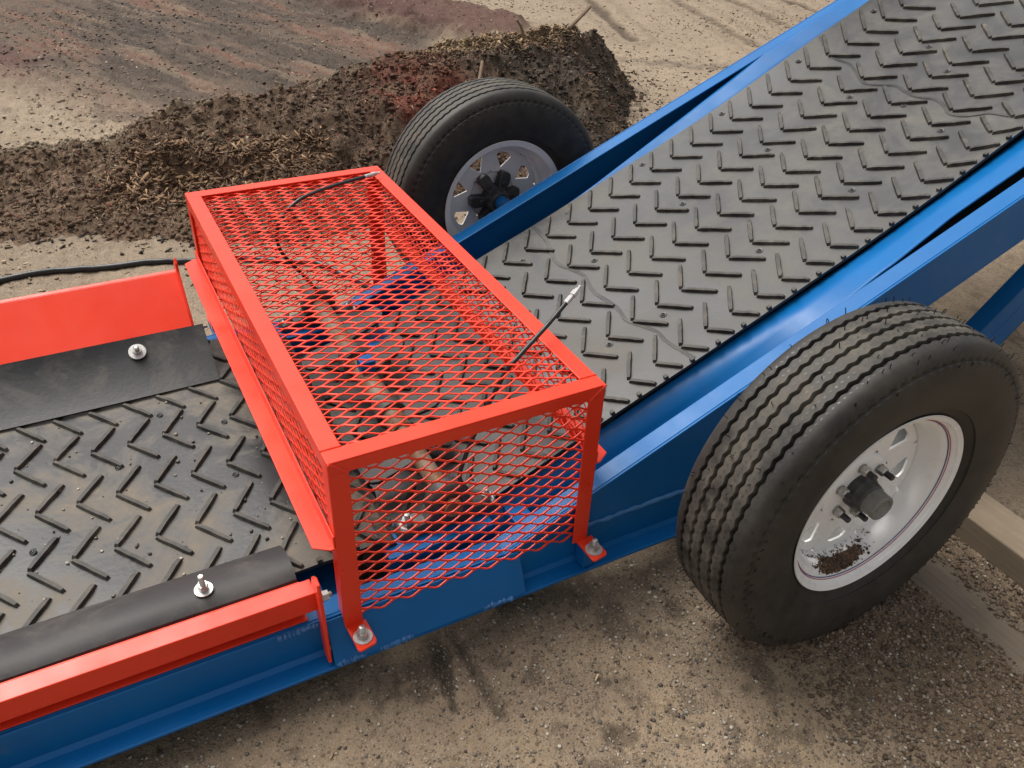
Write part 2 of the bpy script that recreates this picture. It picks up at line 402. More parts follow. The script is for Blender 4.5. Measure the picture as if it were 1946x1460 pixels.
PF = np.stack([I, I + 1, I + 1 + nx, I + nx], 1); PF = PF[keep[PF].any(1)]
used = np.unique(PF); remap = -np.ones(len(xs), int); remap[used] = np.arange(len(used))
pile = fast_mesh('mulch_pile', np.stack([xs, ys, pz], 1)[used], remap[PF], DIRTN, pc[used])
tag(pile, 'long low heap of dark brown and black wood mulch behind the far wheel', 'mulch pile')
def pile_z(x, y):
    h = pile_h(x, y); n = fbm(x, y, 22, 4, 111, .65); return ZG - .03 + h + .03 * sst(h, 0, .03) + (n - .5) * .045 * sst(h, 0, .05)

BOXF = np.array([[0, 1, 2, 3], [7, 6, 5, 4], [0, 4, 5, 1], [1, 5, 6, 2], [2, 6, 7, 3], [3, 7, 4, 0]])
def chips(name, P, L, W, T, tilt, cols, mat, parent=None):
    n = len(P); az = RNG.random(n) * 2 * np.pi; el = (RNG.random(n) - .5) * 2 * tilt; rl = (RNG.random(n) - .5) * 2 * tilt
    d = np.stack([np.cos(az) * np.cos(el), np.sin(az) * np.cos(el), np.sin(el)], 1)
    s = np.stack([-np.sin(az), np.cos(az), np.zeros(n)], 1); u = np.cross(d, s)
    s2 = s * np.cos(rl)[:, None] + u * np.sin(rl)[:, None]; u2 = np.cross(d, s2)
    base = np.array([[-1, -1, -1], [1, -.5, -1], [1, .7, -1], [-.85, 1, -1], [-1, -1, 1], [.9, -.5, 1], [1, .6, 1], [-.9, .9, 1]]) * .5
    B = base[None] * (1 + (RNG.random((n, 8, 3)) - .5) * .5)
    V = P[:, None] + B[..., 0:1] * (L[:, None, None] * d[:, None]) + B[..., 1:2] * (W[:, None, None] * s2[:, None]) + B[..., 2:3] * (T[:, None, None] * u2[:, None])
    F = BOXF[None] + (np.arange(n) * 8)[:, None, None]
    return fast_mesh(name, V.reshape(-1, 3), F.reshape(-1, 4), mat, np.repeat(cols, 8, 0), parent)
def pick(n, pal, var=.3):
    pal = np.array(pal); c = pal[RNG.integers(0, len(pal), n)]; return c * (1 + (RNG.random((n, 1)) - .5) * 2 * var)
OCT = np.array([[1, 0, 0], [-1, 0, 0], [0, 1, 0], [0, -1, 0], [0, 0, 1], [0, 0, -1.]])
_t = (1 + 5 ** .5) / 2
ICO = np.array([[-1, _t, 0], [1, _t, 0], [-1, -_t, 0], [1, -_t, 0], [0, -1, _t], [0, 1, _t], [0, -1, -_t], [0, 1, -_t], [_t, 0, -1], [_t, 0, 1], [-_t, 0, -1], [-_t, 0, 1]]) / 1.9
ICF = np.array([[0, 11, 5], [0, 5, 1], [0, 1, 7], [0, 7, 10], [0, 10, 11], [1, 5, 9], [5, 11, 4], [11, 10, 2], [10, 7, 6], [7, 1, 8], [3, 9, 4], [3, 4, 2], [3, 2, 6], [3, 6, 8], [3, 8, 9], [4, 9, 5], [2, 4, 11], [6, 2, 10], [8, 6, 7], [9, 8, 1]])
def lumps(name, P, r, cols, mat, parent=None, flatz=.7, jit=.35, smooth=True):
    n = len(P); J = 1 + (RNG.random((n, 12, 1)) - .5) * jit * 2; sc = .75 + RNG.random((n, 1, 3)) * .5; sc[..., 2] *= flatz
    a = RNG.random(n) * 6.28; B = ICO[None] * J * sc; ca, sa = np.cos(a)[:, None], np.sin(a)[:, None]
    R = np.stack([B[..., 0] * ca - B[..., 1] * sa, B[..., 0] * sa + B[..., 1] * ca, B[..., 2]], -1)
    V = P[:, None] + R * r[:, None, None]; F = ICF[None] + (np.arange(n) * 12)[:, None, None]
    return fast_mesh(name, V.reshape(-1, 3), F.reshape(-1, 3), mat, np.repeat(cols, 12, 0), parent, smooth)
def cand(n, x0, x1, y0, y1): return x0 + RNG.random(n) * (x1 - x0), y0 + RNG.random(n) * (y1 - y0)
# clods on the pile
x, y = cand(50000, -1.1, 3.3, 1.8, 4.0); h = pile_h(x, y); k = h > .01; x, y, h = x[k], y[k], h[k]; n = len(x)
col = pile_color(x, y, h, fbm(x, y, 4, 5, 101, .6), RNG.random(n) * .9 + .15)
r = .002 + RNG.random(n) ** 5 * .013
o = lumps('mulch_clods', np.stack([x, y, pile_z(x, y) + r * .25], 1), r, col * .9, DIRTN, pile, .7, .6, False); tag(o, kind='stuff')
# chips on the pile: thick and pale on the left shoulder, fine on the rest
x, y = cand(110000, -1.1, 3.3, 1.8, 4.0); h = pile_h(x, y)
left = (1 - sst(np.hypot((x - .35) * 1.0, (y - 2.65) * 1.6) + (fbm(x, y, 3, 3, 7) - .5) * .5, .25, .62))
cyl = np.interp(x, [q[0] for q in CREST], [q[1] for q in CREST])
top = (1 - sst(np.abs(y - cyl - .02), .08, .26)) * sst(x, 1.3, 1.8) * (1 - sst(x, 2.5, 2.7))
k = (h > .008) & (RNG.random(len(x)) < .42 + .8 * left + .8 * top); x, y, left, top = x[k], y[k], left[k], top[k]; n = len(x)
big = np.maximum(left, top * .8)
L = (.006 + RNG.random(n) ** 2 * .020) * (1 + 1.3 * big); W = L * (.10 + RNG.random(n) * .24); T = W * .3
pal = pick(n, [(.20, .12, .065), (.13, .08, .045), (.28, .18, .10), (.09, .055, .035), (.17, .10, .06)], .35)
dk = pick(n, [(.07, .045, .03), (.05, .035, .028), (.12, .08, .05), (.16, .045, .03), (.22, .18, .13)], .35)
tpc = pick(n, [(.34, .24, .14), (.27, .18, .10), (.18, .12, .075)], .3)
u = RNG.random(n); col = np.where((u < .25 + left)[:, None], pal, dk); col = np.where((u < top * .9)[:, None], tpc, col)
o = chips('wood_chips', np.stack([x, y, pile_z(x, y) + .003 + W * .3], 1), L, W, T, .75, col, CHIPM, pile); tag(o, kind='stuff')

# crumbs spilled round the foot of the pile
x, y = cand(60000, -1.2, 3.9, 1.4, 4.6); h = pile_h(x, y); hs_ = sum(pile_h(x + dx, y + dy) > .01 for dx, dy in ((.1, .05), (-.14, .0), (0, .16), (-.05, .08), (-.2, .1), (.0, -.1)))
k = (h < .012) & (RNG.random(len(x)) < hs_ / 6 * .55); x, y = x[k], y[k]; n = len(x); gz, gc = ground_hc(x, y)
L = .004 + RNG.random(n) ** 3 * .03; W = L * (.25 + RNG.random(n) * .5)
o = chips('spilled_crumbs', np.stack([x, y, gz + .004], 1), L, W, W * .7, .6, pick(n, [(.08, .055, .04), (.055, .04, .03), (.14, .095, .06), (.20, .14, .09), (.035, .028, .024)], .35), CHIPM, pile); tag(o, kind='stuff')
# ---- loose gravel and litter on the ground
x, y = cand(95000, -.75, 1.75, -1.15, .02); gz, gc = ground_hc(x, y)
dens = .25 + .75 * sst(fbm(x, y, 3, 4, 55), .42, .6) + .6 * (1 - sst(np.hypot(x - .42, (y + .08) * 1.2), .12, .35))
k = (RNG.random(len(x)) < dens * .62) & ~((x > 1.30) & (x < 1.47)); x, y, gz = x[k], y[k], gz[k]; n = len(x)
r = .0011 + RNG.random(n) ** 5 * .0036
col = pick(n, [(.30, .26, .20), (.22, .18, .14), (.13, .115, .10), (.38, .34, .28), (.24, .18, .12), (.07, .06, .05), (.38, .34, .28), (.09, .07, .055), (.18, .14, .10)], .3)
o = lumps('gravel', np.stack([x, y, gz + r * .3], 1), r, col, PEBM); tag(o, 'fine mixed gravel scattered over the dirt in front of the machine', 'gravel', kind='stuff')
x, y = cand(26000, .8, 1.8, -1.1, -.1); gz, gc = ground_hc(x, y); k = ((x > .85) & (x < 1.32 + .03 * fbm(x, y, 9, 3, 3) ** 2 * 2)) | ((x > 1.455 - .05 * fbm(x, y, 9, 3, 5) ** 2 * 2) & (x < 1.56)); gz = np.where((x > 1.318) & (x < 1.455), np.maximum(gz, -.5895), gz); x, y, gz = x[k], y[k], gz[k]; n = len(x)
r = .001 + RNG.random(n) ** 4 * .0055
o = lumps('soil_crumbs', np.stack([x, y, gz + r * .3], 1), r, pick(n, [(.12, .08, .05), (.09, .06, .04), (.17, .12, .08), (.20, .155, .11)], .3), PEBM, None, .7, .45, False)
tag(o, 'loose brown soil crumbs between the near wheel and the flat board', 'soil', kind='stuff')
x, y = cand(40000, -1, 7, 1.6, 7); gz, gc = ground_hc(x, y); k = (pile_h(x, y) < .01) & (RNG.random(len(x)) < .25 + .75 * sst(fbm(x, y, 1.5, 4, 77), .45, .62)); x, y, gz = x[k], y[k], gz[k]; n = len(x)
L = .003 + RNG.random(n) ** 3 * .022; W = L * (.2 + RNG.random(n) * .4)
o = chips('yard_litter', np.stack([x, y, gz + .003], 1), L, W, W * .5, .4, pick(n, [(.10, .07, .05), (.30, .23, .16), (.07, .055, .045), (.20, .14, .09), (.38, .30, .2)], .3), CHIPM)
tag(o, 'small bark crumbs and chips littering the yard behind the machine', 'litter', kind='stuff')
x, y = cand(700, -.6, 1.6, -1.15, -.05); gz, gc = ground_hc(x, y); n = len(x)
L = .003 + RNG.random(n) ** 2 * .012; W = L * (.12 + RNG.random(n) * .15)
o = chips('wood_splinters', np.stack([x, y, gz + .003], 1), L, W, W * .5, .25, pick(n, [(.34, .25, .15), (.24, .17, .10), (.12, .08, .05)], .3), CHIPM)
tag(o, 'tiny wood splinters strewn over the gritty dirt in the foreground', 'splinters', kind='stuff')
x, y = cand(26000, -1, 6, 3.0, 7.2); gz, gc = ground_hc(x, y); k = (pile_h(x, y) < .01) & (RNG.random(len(x)) < (.15 + .85 * sst(fbm(x, y, 2.2, 4, 97), .47, .62)) * (1 - .85 * sst(x, 2.2, 3.0))); x, y, gz, gc = x[k], y[k], gz[k], gc[k]; n = len(x)
r = .002 + RNG.random(n) ** 5 * .012
o = lumps('yard_clods', np.stack([x, y, gz + r * .2], 1), r, gc * (.55 + RNG.random((n, 1)) * .9), PEBM, None, .6, .45, False)
tag(o, 'small dark earth clods spread over the streaked yard beyond the pile', 'clods', kind='stuff')
# a few splinters big enough to single out
for (sx, sy, L, W, a, lb) in [(1.075, -.80, .05, .005, 1.9, 'thin pale wood splinter lying on the dirt below the near wheel'),
                              (1.02, -.87, .040, .010, .1, 'short flat pale wood chip at the bottom edge of the picture below the near wheel'),
                              (.95, -.79, .022, .007, -.5, 'small brown wood chip on tan dirt left of the thin splinter'),
                              (.47, -.235, .018, .005, .6, 'pale split chip on the grit beneath the two guard feet')]:
    b = MB(); ca, sa = math.cos(a), math.sin(a)
    q = [(-L / 2, -W / 2), (L / 2, -W / 3), (L / 2 * .92, W / 2), (-L / 2 * .8, W / 2.4)]
    b.prism([(u * ca - v * sa, u * sa + v * ca, 0) for u, v in q], (0, 0, .003))
    o = b.build('wood_chip', CHIPM2 if 'CHIPM2' in globals() else wood('pale_chip', (.42, .32, .20), (.52, .41, .27)), bevel=.0006); CHIPM2 = o.data.materials[0]
    gz, _ = ground_hc(np.array([sx]), np.array([sy])); o.location = (sx, sy, float(gz[0]) + .004); tag(o, lb, 'wood chip', 'loose wood chips in the foreground')
# sticks on the pile
def stick(name, pts, r, lb, mat):
    b = MB(); b.tube(pts, r, 7); o = b.build(name, mat, smooth=True); tag(o, lb, 'stick', 'sticks poking from the mulch'); return o
STK = wood('stick_bark', (.14, .09, .055), (.24, .16, .10))
stick('stick', [(2.50, 3.36, -.17), (2.60, 3.40, -.125), (2.66, 3.44, -.105), (2.74, 3.49, -.075), (2.76, 3.52, -.07)], [.012, .012, .011, .013, .008], 'short broken brown branch jutting right from the top of the mulch pile', STK)
z0 = float(pile_z(np.array([1.72]), np.array([2.95]))[0])
stick('stick', [(1.70, 2.88, z0 - .05), (1.74, 2.95, z0 + .05), (1.80, 3.04, z0 + .12)], [.012, .011, .009], 'straight brown stick leaning against the mulch above the far wheel', STK)
stick('stick', [(2.22, 3.34, -.19), (2.20, 3.36, -.12), (2.17, 3.36, -.085)], [.010, .008, .005], 'thin dark twig standing on the straw topped crest of the pile', STK)

# ---- power cable, timber, board
def zat(x, y): return float(ground_hc(np.array([x]), np.array([y]))[0][0])
pts = [(-1.3, 2.16), (-.9, 2.19), (-.594, 2.207), (-.417, 2.209), (-.236, 2.169), (-.05, 2.12), (.079, 2.081), (.3, 2.0), (.5, 1.86), (.62, 1.6), (.66, 1.45)]
sm = []
for i in range(len(pts) - 1):
    for t in (0, .25, .5, .75): sm.append((pts[i][0] * (1 - t) + pts[i + 1][0] * t, pts[i][1] * (1 - t) + pts[i + 1][1] * t))
b = MB(); b.tube([(a, c, zat(a, c) + .011) for a, c in sm], .012, 10)
tag(b.build('power_cable', HOSE, smooth=True), 'black rubber power cable lying on the dirt behind the red guard', 'cable')
b = MB(); b.prism([(1.557, -1.6, -.600), (1.683, -1.6, -.600), (1.683, .02, -.600), (1.557, .02, -.600)], (0, 0, .083))
tag(b.build('timber_beam', TIMBER, bevel=.004), 'pale squared timber lying on the dirt right of the near wheel', 'timber')
b = MB(); b.prism([(1.322, -1.5, -.602), (1.452, -1.5, -.602), (1.455, -.02, -.602), (1.318, -.02, -.602)], (0, 0, .0125))
tag(b.build('flat_board', BOARD, bevel=.003), 'grey brown board sunk flush in the dirt beneath the near wheel', 'board')

# ================================================================== the conveyor
conv = bpy.data.objects.new('mobile_conveyor', None); C.objects.link(conv)
tag(conv, 'blue wheeled belt conveyor with black chevron belts and a red mesh guard', 'conveyor')
L_, W_, H_ = .575, 1.30, .4386
TH = math.atan(.426); CT, ST = math.cos(TH), math.sin(TH)
YN, YF = .02, 1.20
def IP(s, y, n=0.0):                 # point on the inclined belt plane
    return Vector((.789 + s * CT - n * ST, y, -.27 + s * ST + n * CT))
NR = .037 * CT                       # rail top above the belt plane
# ---- lower beams (C sections opening outwards)
def lower_beam(y, sgn, nm):
    b = MB(); x0, x1 = -1.6, 1.32; t = .007; zt, zb = -.410, -.507; fw = .046
    # web, bottom flange (outwards), top flange (inwards)
    b.box(x0, x1, min(y, y + sgn * t), max(y, y + sgn * t), zb - .008, zt)
    b.box(x0, x1, min(y - sgn * fw, y - sgn * .0), max(y - sgn * fw, y - sgn * .0), zb - .008, zb)
    b.prism([(x0, y, zb), (x0, y - sgn * .010, zb), (x0, y, zb + .012)], (x1 - x0, 0, 0))
    ya, yb = sorted((y + sgn * t, y + sgn * .055)); b.box(x0, x1, ya, yb, zt - .008, zt)
    return b.build(nm, BLUE, conv, bevel=.0025)
lb = lower_beam(YN, 1, 'side_beam'); lb2 = lower_beam(YF, -1, 'side_beam')
# boxed splice plate on the near beam, with brush touched welds
b = MB(); b.prism([(.0 - .035, YN - .002, -.412), (.405, YN - .002, -.412), (.405, YN - .044, -.5035), (-.035, YN - .044, -.5035)], (0, -.004, .001))
b.build('splice_plate', BLUE, lb, bevel=.001)
def dabs(x0, x1, y, z, parent):
    b = MB(); n = 26
    pts = [(x0 + (x1 - x0) * i / n, y - .001 + random.uniform(-.0012, .0012), z + random.uniform(-.0015, .0015)) for i in range(n + 1)]
    b.tube(pts, [.0058 + random.uniform(-.003, .002) for _ in pts], 7)
    return b.build('weld_bead', TOUCH, parent, smooth=True)
dabs(.06, .135, YN - .045, -.5015, lb); dabs(.30, .37, YN - .045, -.5015, lb); dabs(-.03, .03, YN - .045, -.5015, lb)
dabs(-.13, -.05, YN - .001, -.415, lb)
# deck pan under the lower belt, cross members
b = MB(); b.box(-1.6, -.012, YN + .056, YF - .056, -.432, -.4245); b.build('deck_pan', BLUE, conv)
for xx in (-.02, .46, 1.2):
    b = MB(); b.box(xx, xx + .05, YN + .01, YF - .01, -.520, -.45); b.build('cross_member', BLUE, conv, bevel=.002)
# ---- inclined rails
def incl_rail(y, sgn):
    b = MB(); t = .006; s0, s1 = -.52, 2.75; hgt = .150
    A = lambda s, yy, n: IP(s, yy, n)
    def slab(ya, yb, na, nb, sa=s0, sb=s1):
        b.prism([A(sa, ya, na), A(sa, yb, na), A(sa, yb, nb), A(sa, ya, nb)], A(sb, ya, na) - A(sa, ya, na))
    slab(y, y + sgn * t, NR - hgt, NR)
    slab(y + sgn * t, y + sgn * .052, NR - t, NR)
    slab(y + sgn * t, y + sgn * .052, NR - hgt, NR - hgt + t)
    # triangular web filling the space down to the lower beam
    x0 = .30; xe = .95
    zr = lambda x: -.233 + .426 * (x - .789)
    b.prism([(.40, y + sgn * .001, -.409), (1.31, y + sgn * .001, -.409), (1.31, y + sgn * .001, zr(1.31) - .155), (.60, y + sgn * .001, zr(.60) - .08)], (0, sgn * t * .8, 0))
    return b.build('incline_rail', BLUE, conv, bevel=.0022)
r1 = incl_rail(YN - .001, 1); r2 = incl_rail(YF + .001, -1)
dabs(.58, .98, YN - .001, -.4095, r1)
# brace behind the near wheel
b = MB()
d = Vector((.70, 0, .66)).normalized(); nrm = Vector((-d.z, 0, d.x)); p0 = Vector((1.18, YN, -.80)) + d * .02
c0 = Vector((1.93, YN, -.235)) 
A0 = c0 - d * .85; A1 = c0 + d * .75; hw = .073
b.prism([A0 - nrm * hw, A0 + nrm * hw, A0 + nrm * hw + Vector((0, .006, 0)), A0 - nrm * hw + Vector((0, .006, 0))], A1 - A0)
for sg in (-1, 1): b.prism([A0 + nrm * hw * sg, A0 + nrm * (hw * sg - .006 * sg), A0 + nrm * (hw * sg - .006 * sg) + Vector((0, .05, 0)), A0 + nrm * hw * sg + Vector((0, .05, 0))], A1 - A0)
b.build('brace', BLUE, conv, bevel=.002)
b = MB(); b.prism([A0 + nrm * .004 - Vector((0, .0015, 0)), A0 + nrm * .006 - Vector((0, .0015, 0)), A0 + nrm * .006, A0 + nrm * .004], A1 - A0)
b.build('weld_seam', TOUCH, bpy.data.objects['brace'])
# ---- flare plates between belt and rails
def lerp(a, b_, t): t = max(0, min(1, t)); return a + (b_ - a) * t
def lift(s): return .060 * lerp(0, 1, (s - .7) / 1.1) ** 1.3
def flare(side):                     # warped plate: tucked down at the tail, flush with the rail top higher up
    b = MB(); ss = [-.45 + i * .04 for i in range(81)]; V = []
    K = [(-.45, .125, -.17), (.25, .128, -.02), (.49, .122, -.006), (.90, .075, .006), (1.13, .056, .020), (1.28, .044, NR)] if side == 'f' else [(-.45, .115, -.17), (.10, .105, -.125), (.40, .088, -.060), (.70, .057, NR - .003)]
    for s in ss:
        n_in = -.022 + lift(s) * .9; yi = .19 if side == 'n' else .165
        w_ = float(np.interp(s, [k[0] for k in K], [k[1] for k in K])); no = float(np.interp(s, [k[0] for k in K], [k[2] for k in K]))
        if s > .74 and side == 'n': w_ += .018 * min(1, (s - .74) / .22); no = NR - .003 + (s - .74) * .012
        if s > 1.28 and side == 'f': w_ = .046 + .004 * min(1, (s - 1.28) / .1); no = NR + .001 + (.010 * math.sin((s - 1.36) * 8) if 1.36 < s < 1.75 else 0)
        Y0 = YN if side == 'n' else YF; sg = 1 if side == 'n' else -1
        a = IP(s, Y0 + sg * w_, no); e = IP(s, Y0 + sg * yi, n_in); V += [a, a.lerp(e, .08), a.lerp(e, .5), e]
    F = [(i * 4 + k, i * 4 + k + 1, (i + 1) * 4 + k + 1, (i + 1) * 4 + k) for i in range(len(ss) - 1) for k in range(3)]
    b.add(V, F); o = b.build('flare_plate', BLUE, conv, smooth=True, angle=60, fix=False)
    md = o.modifiers.new('solid', 'SOLIDIFY'); md.thickness = .004; md.offset = 0
    return o
f1 = flare('n'); f2 = flare('f')
b = MB(); b.prism([IP(.0, YN + .008, -.100), IP(.0, YF - .008, -.100), IP(.0, YF - .008, -.104), IP(.0, YN + .008, -.104)], IP(2.72, 0, 0) - IP(0, 0, 0))
b.build('light_block_sheet', DARKSTEEL, conv)  # added sheet under the incline, blocks light so the rail slit stays black
# ---- belts
BY0, BY1 = .205, 1.062; BC = .612; PITCH = .0818; COLP = .1715
def UP(s, y, n=0.0):                 # upper belt surface incl. trough, bends level at its tail
    v = abs(y - .63) / .42; l = lift(s) * max(0, (v - .45) / .55) ** 2 + .0018 * math.sin(s * 9 + 2) * v
    p = IP(s, y, n + l)
    if s < -.42: 
        q = IP(-.42, y, n); p = Vector((q.x + (s + .42), y, q.z + (s + .42) * .1))
    return p
def LOW(x, y, n=0.0):
    l = .003 * math.sin(x * 11 + y * 3) * (1 if n >= -.1 else 0)
    xe = .13; r = .05
    if x > xe:
        a = (x - xe) / r
        return Vector((xe + (r + n) * math.sin(a), y, -.375 - r + (r + n) * math.cos(a)))
    return Vector((x, y, -.375 + n + l))
def belt(name, fn, s0, s1, ya, yb, mats, ds=.03, dy=.03, thick=.009):
    b = MB(); ns = int((s1 - s0) / ds); ny = int((yb - ya) / dy)
    V = [fn(s0 + (s1 - s0) * i / ns, ya + (yb - ya) * j / ny) for i in range(ns + 1) for j in range(ny + 1)]
    V2 = [fn(s0 + (s1 - s0) * i / ns, ya + (yb - ya) * j / ny, -thick) for i in range(ns + 1) for j in range(ny + 1)]
    F = [(i * (ny + 1) + j, i * (ny + 1) + j + 1, (i + 1) * (ny + 1) + j + 1, (i + 1) * (ny + 1) + j) for i in range(ns) for j in range(ny)]
    o = len(V); F2 = [tuple(k + o for k in f[::-1]) for f in F]; E = []
    for i in range(ns):
        for j in (0, ny): E.append((i * (ny + 1) + j, (i + 1) * (ny + 1) + j, (i + 1) * (ny + 1) + j + o, i * (ny + 1) + j + o))
    for j in range(ny):
        for i in (0, ns): E.append((i * (ny + 1) + j, i * (ny + 1) + j + 1, i * (ny + 1) + j + 1 + o, i * (ny + 1) + j + o))
    b.add(V + V2, F + F2); b.cur = 2; b.f += [tuple(q) for q in E]; b.mi += [2] * len(E); b.cur = 0; return b
def cleats(b, fn, s0, s1, cols, phase, ya, yb):
    b.cur = 1
    for ci, cy in enumerate(cols):
        ph = phase[ci]; k0 = math.ceil((s0 - ph) / PITCH)
        s = ph + k0 * PITCH
        while s < s1:
            for sg in (-1, 1):
                gap = .0005 if sg < 0 else .004
                a = (s + gap * .7, cy + sg * gap); e = (s + .061, cy + sg * .083)
                if not (ya < e[1] < yb): 
                    t = ((yb - .004 if sg > 0 else ya + .004) - a[1]) / (e[1] - a[1])
                    if t < .15: continue
                    e = (a[0] + (e[0] - a[0]) * t, a[1] + (e[1] - a[1]) * t)
                dx, dy = e[0] - a[0], e[1] - a[1]; L = math.hypot(dx, dy); dx /= L; dy /= L; px_, py_ = -dy, dx
                n = 5; V = []; hw0, hw1, hh = (.0060, .0043, .0100) if sg < 0 else (.0066, .0050, .0100)
                for i in range(n + 1):
                    t = i / n; m = (a[0] + (e[0] - a[0]) * t, a[1] + (e[1] - a[1]) * t)
                    tp = .55 if i in (0, n) else 1; ins = (.004 if i == 0 else -.004 if i == n else 0)
                    j = random.uniform(-.0007, .0007); hj = hh * (.80 if i in (0, n) else 1) * random.uniform(.90, 1.04)
                    for (q, h) in ((-hw0, -.001), (-hw1 + j, hj), (hw1 + j, hj * random.uniform(.93, 1)), (hw0, -.001)):
                        qq = q * (.8 if i in (0, n) else 1)
                        V.append(fn(m[0] + px_ * qq + dx * ins * (h > 0), m[1] + py_ * qq + dy * ins * (h > 0), h))
                F = [(i * 4 + k, i * 4 + k + 1, (i + 1) * 4 + k + 1, (i + 1) * 4 + k) for i in range(n) for k in range(3)]
                F += [(0, 1, 2, 3), (n * 4 + 3, n * 4 + 2, n * 4 + 1, n * 4)]
                b.add(V, F)
            s += PITCH
    b.cur = 0
def edge_nubs(b, fn, s0, s1, y, sg):
    b.cur = 1; s = s0
    while s < s1:
        a = [fn(s, y, .0005), fn(s + .010, y, .0005), fn(s + .010, y - sg * .010, .0005), fn(s, y - sg * .010, .0005)]
        up = fn(s, y, .009) - fn(s, y, 0); b.prism(a, up); s += PITCH
    b.cur = 0
cols = [BC + COLP * k for k in (2, 1, 0, -1, -2)]
cols[0] = .968
phs = [.399, .285 - .001, .222, .115, .147]
b = belt('incline_belt', UP, -.66, 2.75, BY0, BY1, None, .03, .03)
cleats(b, UP, -.62, 2.70, cols, phs, BY0, BY1)
edge_nubs(b, UP, -.03, 2.7, BY0, -1)
ub = b.build('incline_belt', [BELT_UP, CLEAT, FLAP], conv, smooth=True, angle=20)
lcols = [.19, .360, .535, .712, .884, 1.055]
lph = [-.503 + .034, -.541, -.4805 - .001, -.5105 + .041 - .001, -.44, -.4805]
lph = [-.4805 - .005, -.541, -.517, -.470, -.44 - .02, -.4805]
b = belt('feed_belt', LOW, -1.5, .22, .135, 1.11, None, .03, .03)
cleats(b, LOW, -1.45, .20, lcols, lph, .135, 1.11)
edge_nubs(b, LOW, -1.4, .15, .135, -1)
fb = b.build('feed_belt', [BELT_LOW, CLEAT, FLAP], conv, smooth=True, angle=20)
lab(fb, 'dusty lower chevron belt caked with tan dirt')
# belt seams
def seam(pts, nm, fn, parent):
    P = []
    for i in range(len(pts) - 1):
        for t in (0, .25, .5, .75):
            P.append((pts[i][0] * (1 - t) + pts[i + 1][0] * t, pts[i][1] * (1 - t) + pts[i + 1][1] * t))
    P.append(pts[-1])
    for _ in range(2): P = [P[0]] + [((P[i - 1][0] + 2 * P[i][0] + P[i + 1][0]) / 4, (P[i - 1][1] + 2 * P[i][1] + P[i + 1][1]) / 4) for i in range(1, len(P) - 1)] + [P[-1]]
    b = MB(); V = []
    for (s, y) in P:
        j = random.uniform(-.0006, .0006)
        V += [fn(s - .0016 + j, y, .0004), fn(s - .0010 + j, y, .0026), fn(s + .0004, y, .0026), fn(s + .0100, y, .0004)]
    F = [(i * 4 + k, i * 4 + k + 1, (i + 1) * 4 + k + 1, (i + 1) * 4 + k) for i in range(len(P) - 1) for k in range(3)]
    b.add(V, F); b.cur = 1
    b.add([fn(s - .0034 + random.uniform(-.0006, .0006), y, .0007) for s, y in P] + [fn(s - .0008, y, .0009) for s, y in P], [(i, i + 1, i + 1 + len(P), i + len(P)) for i in range(len(P) - 1)])
    return b.build('belt_seam', [BELT_UP, BLACKP], parent, smooth=False)
seam([(.232, 1.058), (.227, .99), (.218, .935), (.192, .87), (.184, .817), (.200, .765), (.212, .71), (.195, .66), (.188, .617), (.196, .56), (.197, .509), (.183, .463), (.205, .40), (.218, .362), (.211, .31), (.225, .214)], 'low', UP, ub)
seam([(1.425, 1.055), (1.403, 1.012), (1.378, .951), (1.390, .89), (1.375, .85), (1.35, .81), (1.328, .766), (1.344, .715), (1.369, .669), (1.354, .627), (1.347, .581), (1.366, .528), (1.355, .485), (1.324, .439), (1.335, .39), (1.38, .345), (1.376, .276), (1.395, .215)], 'hi', UP, ub)
rv = [(.27 + .328 * k, .40) for k in range(-1, 7)] + [(.272 + .328 * k, .745) for k in range(-1, 7)] + [(.105, .417), (.12, .93), (1.30, .575), (1.50, .60), (.35, 1.02)] + [(.648 + .328 * k, 1.022) for k in range(0, 6)]
r0 = None
for (s, y) in rv:
    if r0 is None:
        b = MB(); b.lathe([(.0005, .0105), (.002, .0095), (.0012, .006), (.0035, .005), (.0045, .003), (.0015, .0018), (.001, .0003)], (0, 0, 0), (0, 0, 1), 14)
        r0 = b.build('belt_rivet', HUBGREY, ub, smooth=True); o = r0
    else: o = r0.copy(); C.objects.link(o); o.parent = ub
    o.location = UP(s, y, 0); o.rotation_euler = (0, -TH, 0)
for (x, y) in [(-.10, .49), (-.53, .42), (-.08, .70), (-.34, .635), (-.60, .68), (-.25, .30), (-.22, .80)]:
    o = r0.copy(); C.objects.link(o); o.parent = fb; o.location = LOW(x, y, 0)
# loose debris on the feed belt
x, y = cand(260, -.75, .05, .2, 1.0); n = len(x); r = .0009 + RNG.random(n) ** 3 * .0045
P = np.array([tuple(LOW(a, c, .0)) for a, c in zip(x, y)]); P[:, 2] += r * .5
o = lumps('belt_debris', P, r, pick(n, [(.25, .21, .16), (.12, .1, .08), (.45, .40, .33), (.06, .05, .04)], .3), PEBM, fb, .7); tag(o, kind='stuff')
# head roller of the feed belt
b = MB(); b.lathe([(0, .004), (0, .04), (.94, .04), (.94, .004)], (.13, .15, -.425), (0, 1, 0), 32, True); b.build('feed_roller', DARKSTEEL, conv, smooth=True)

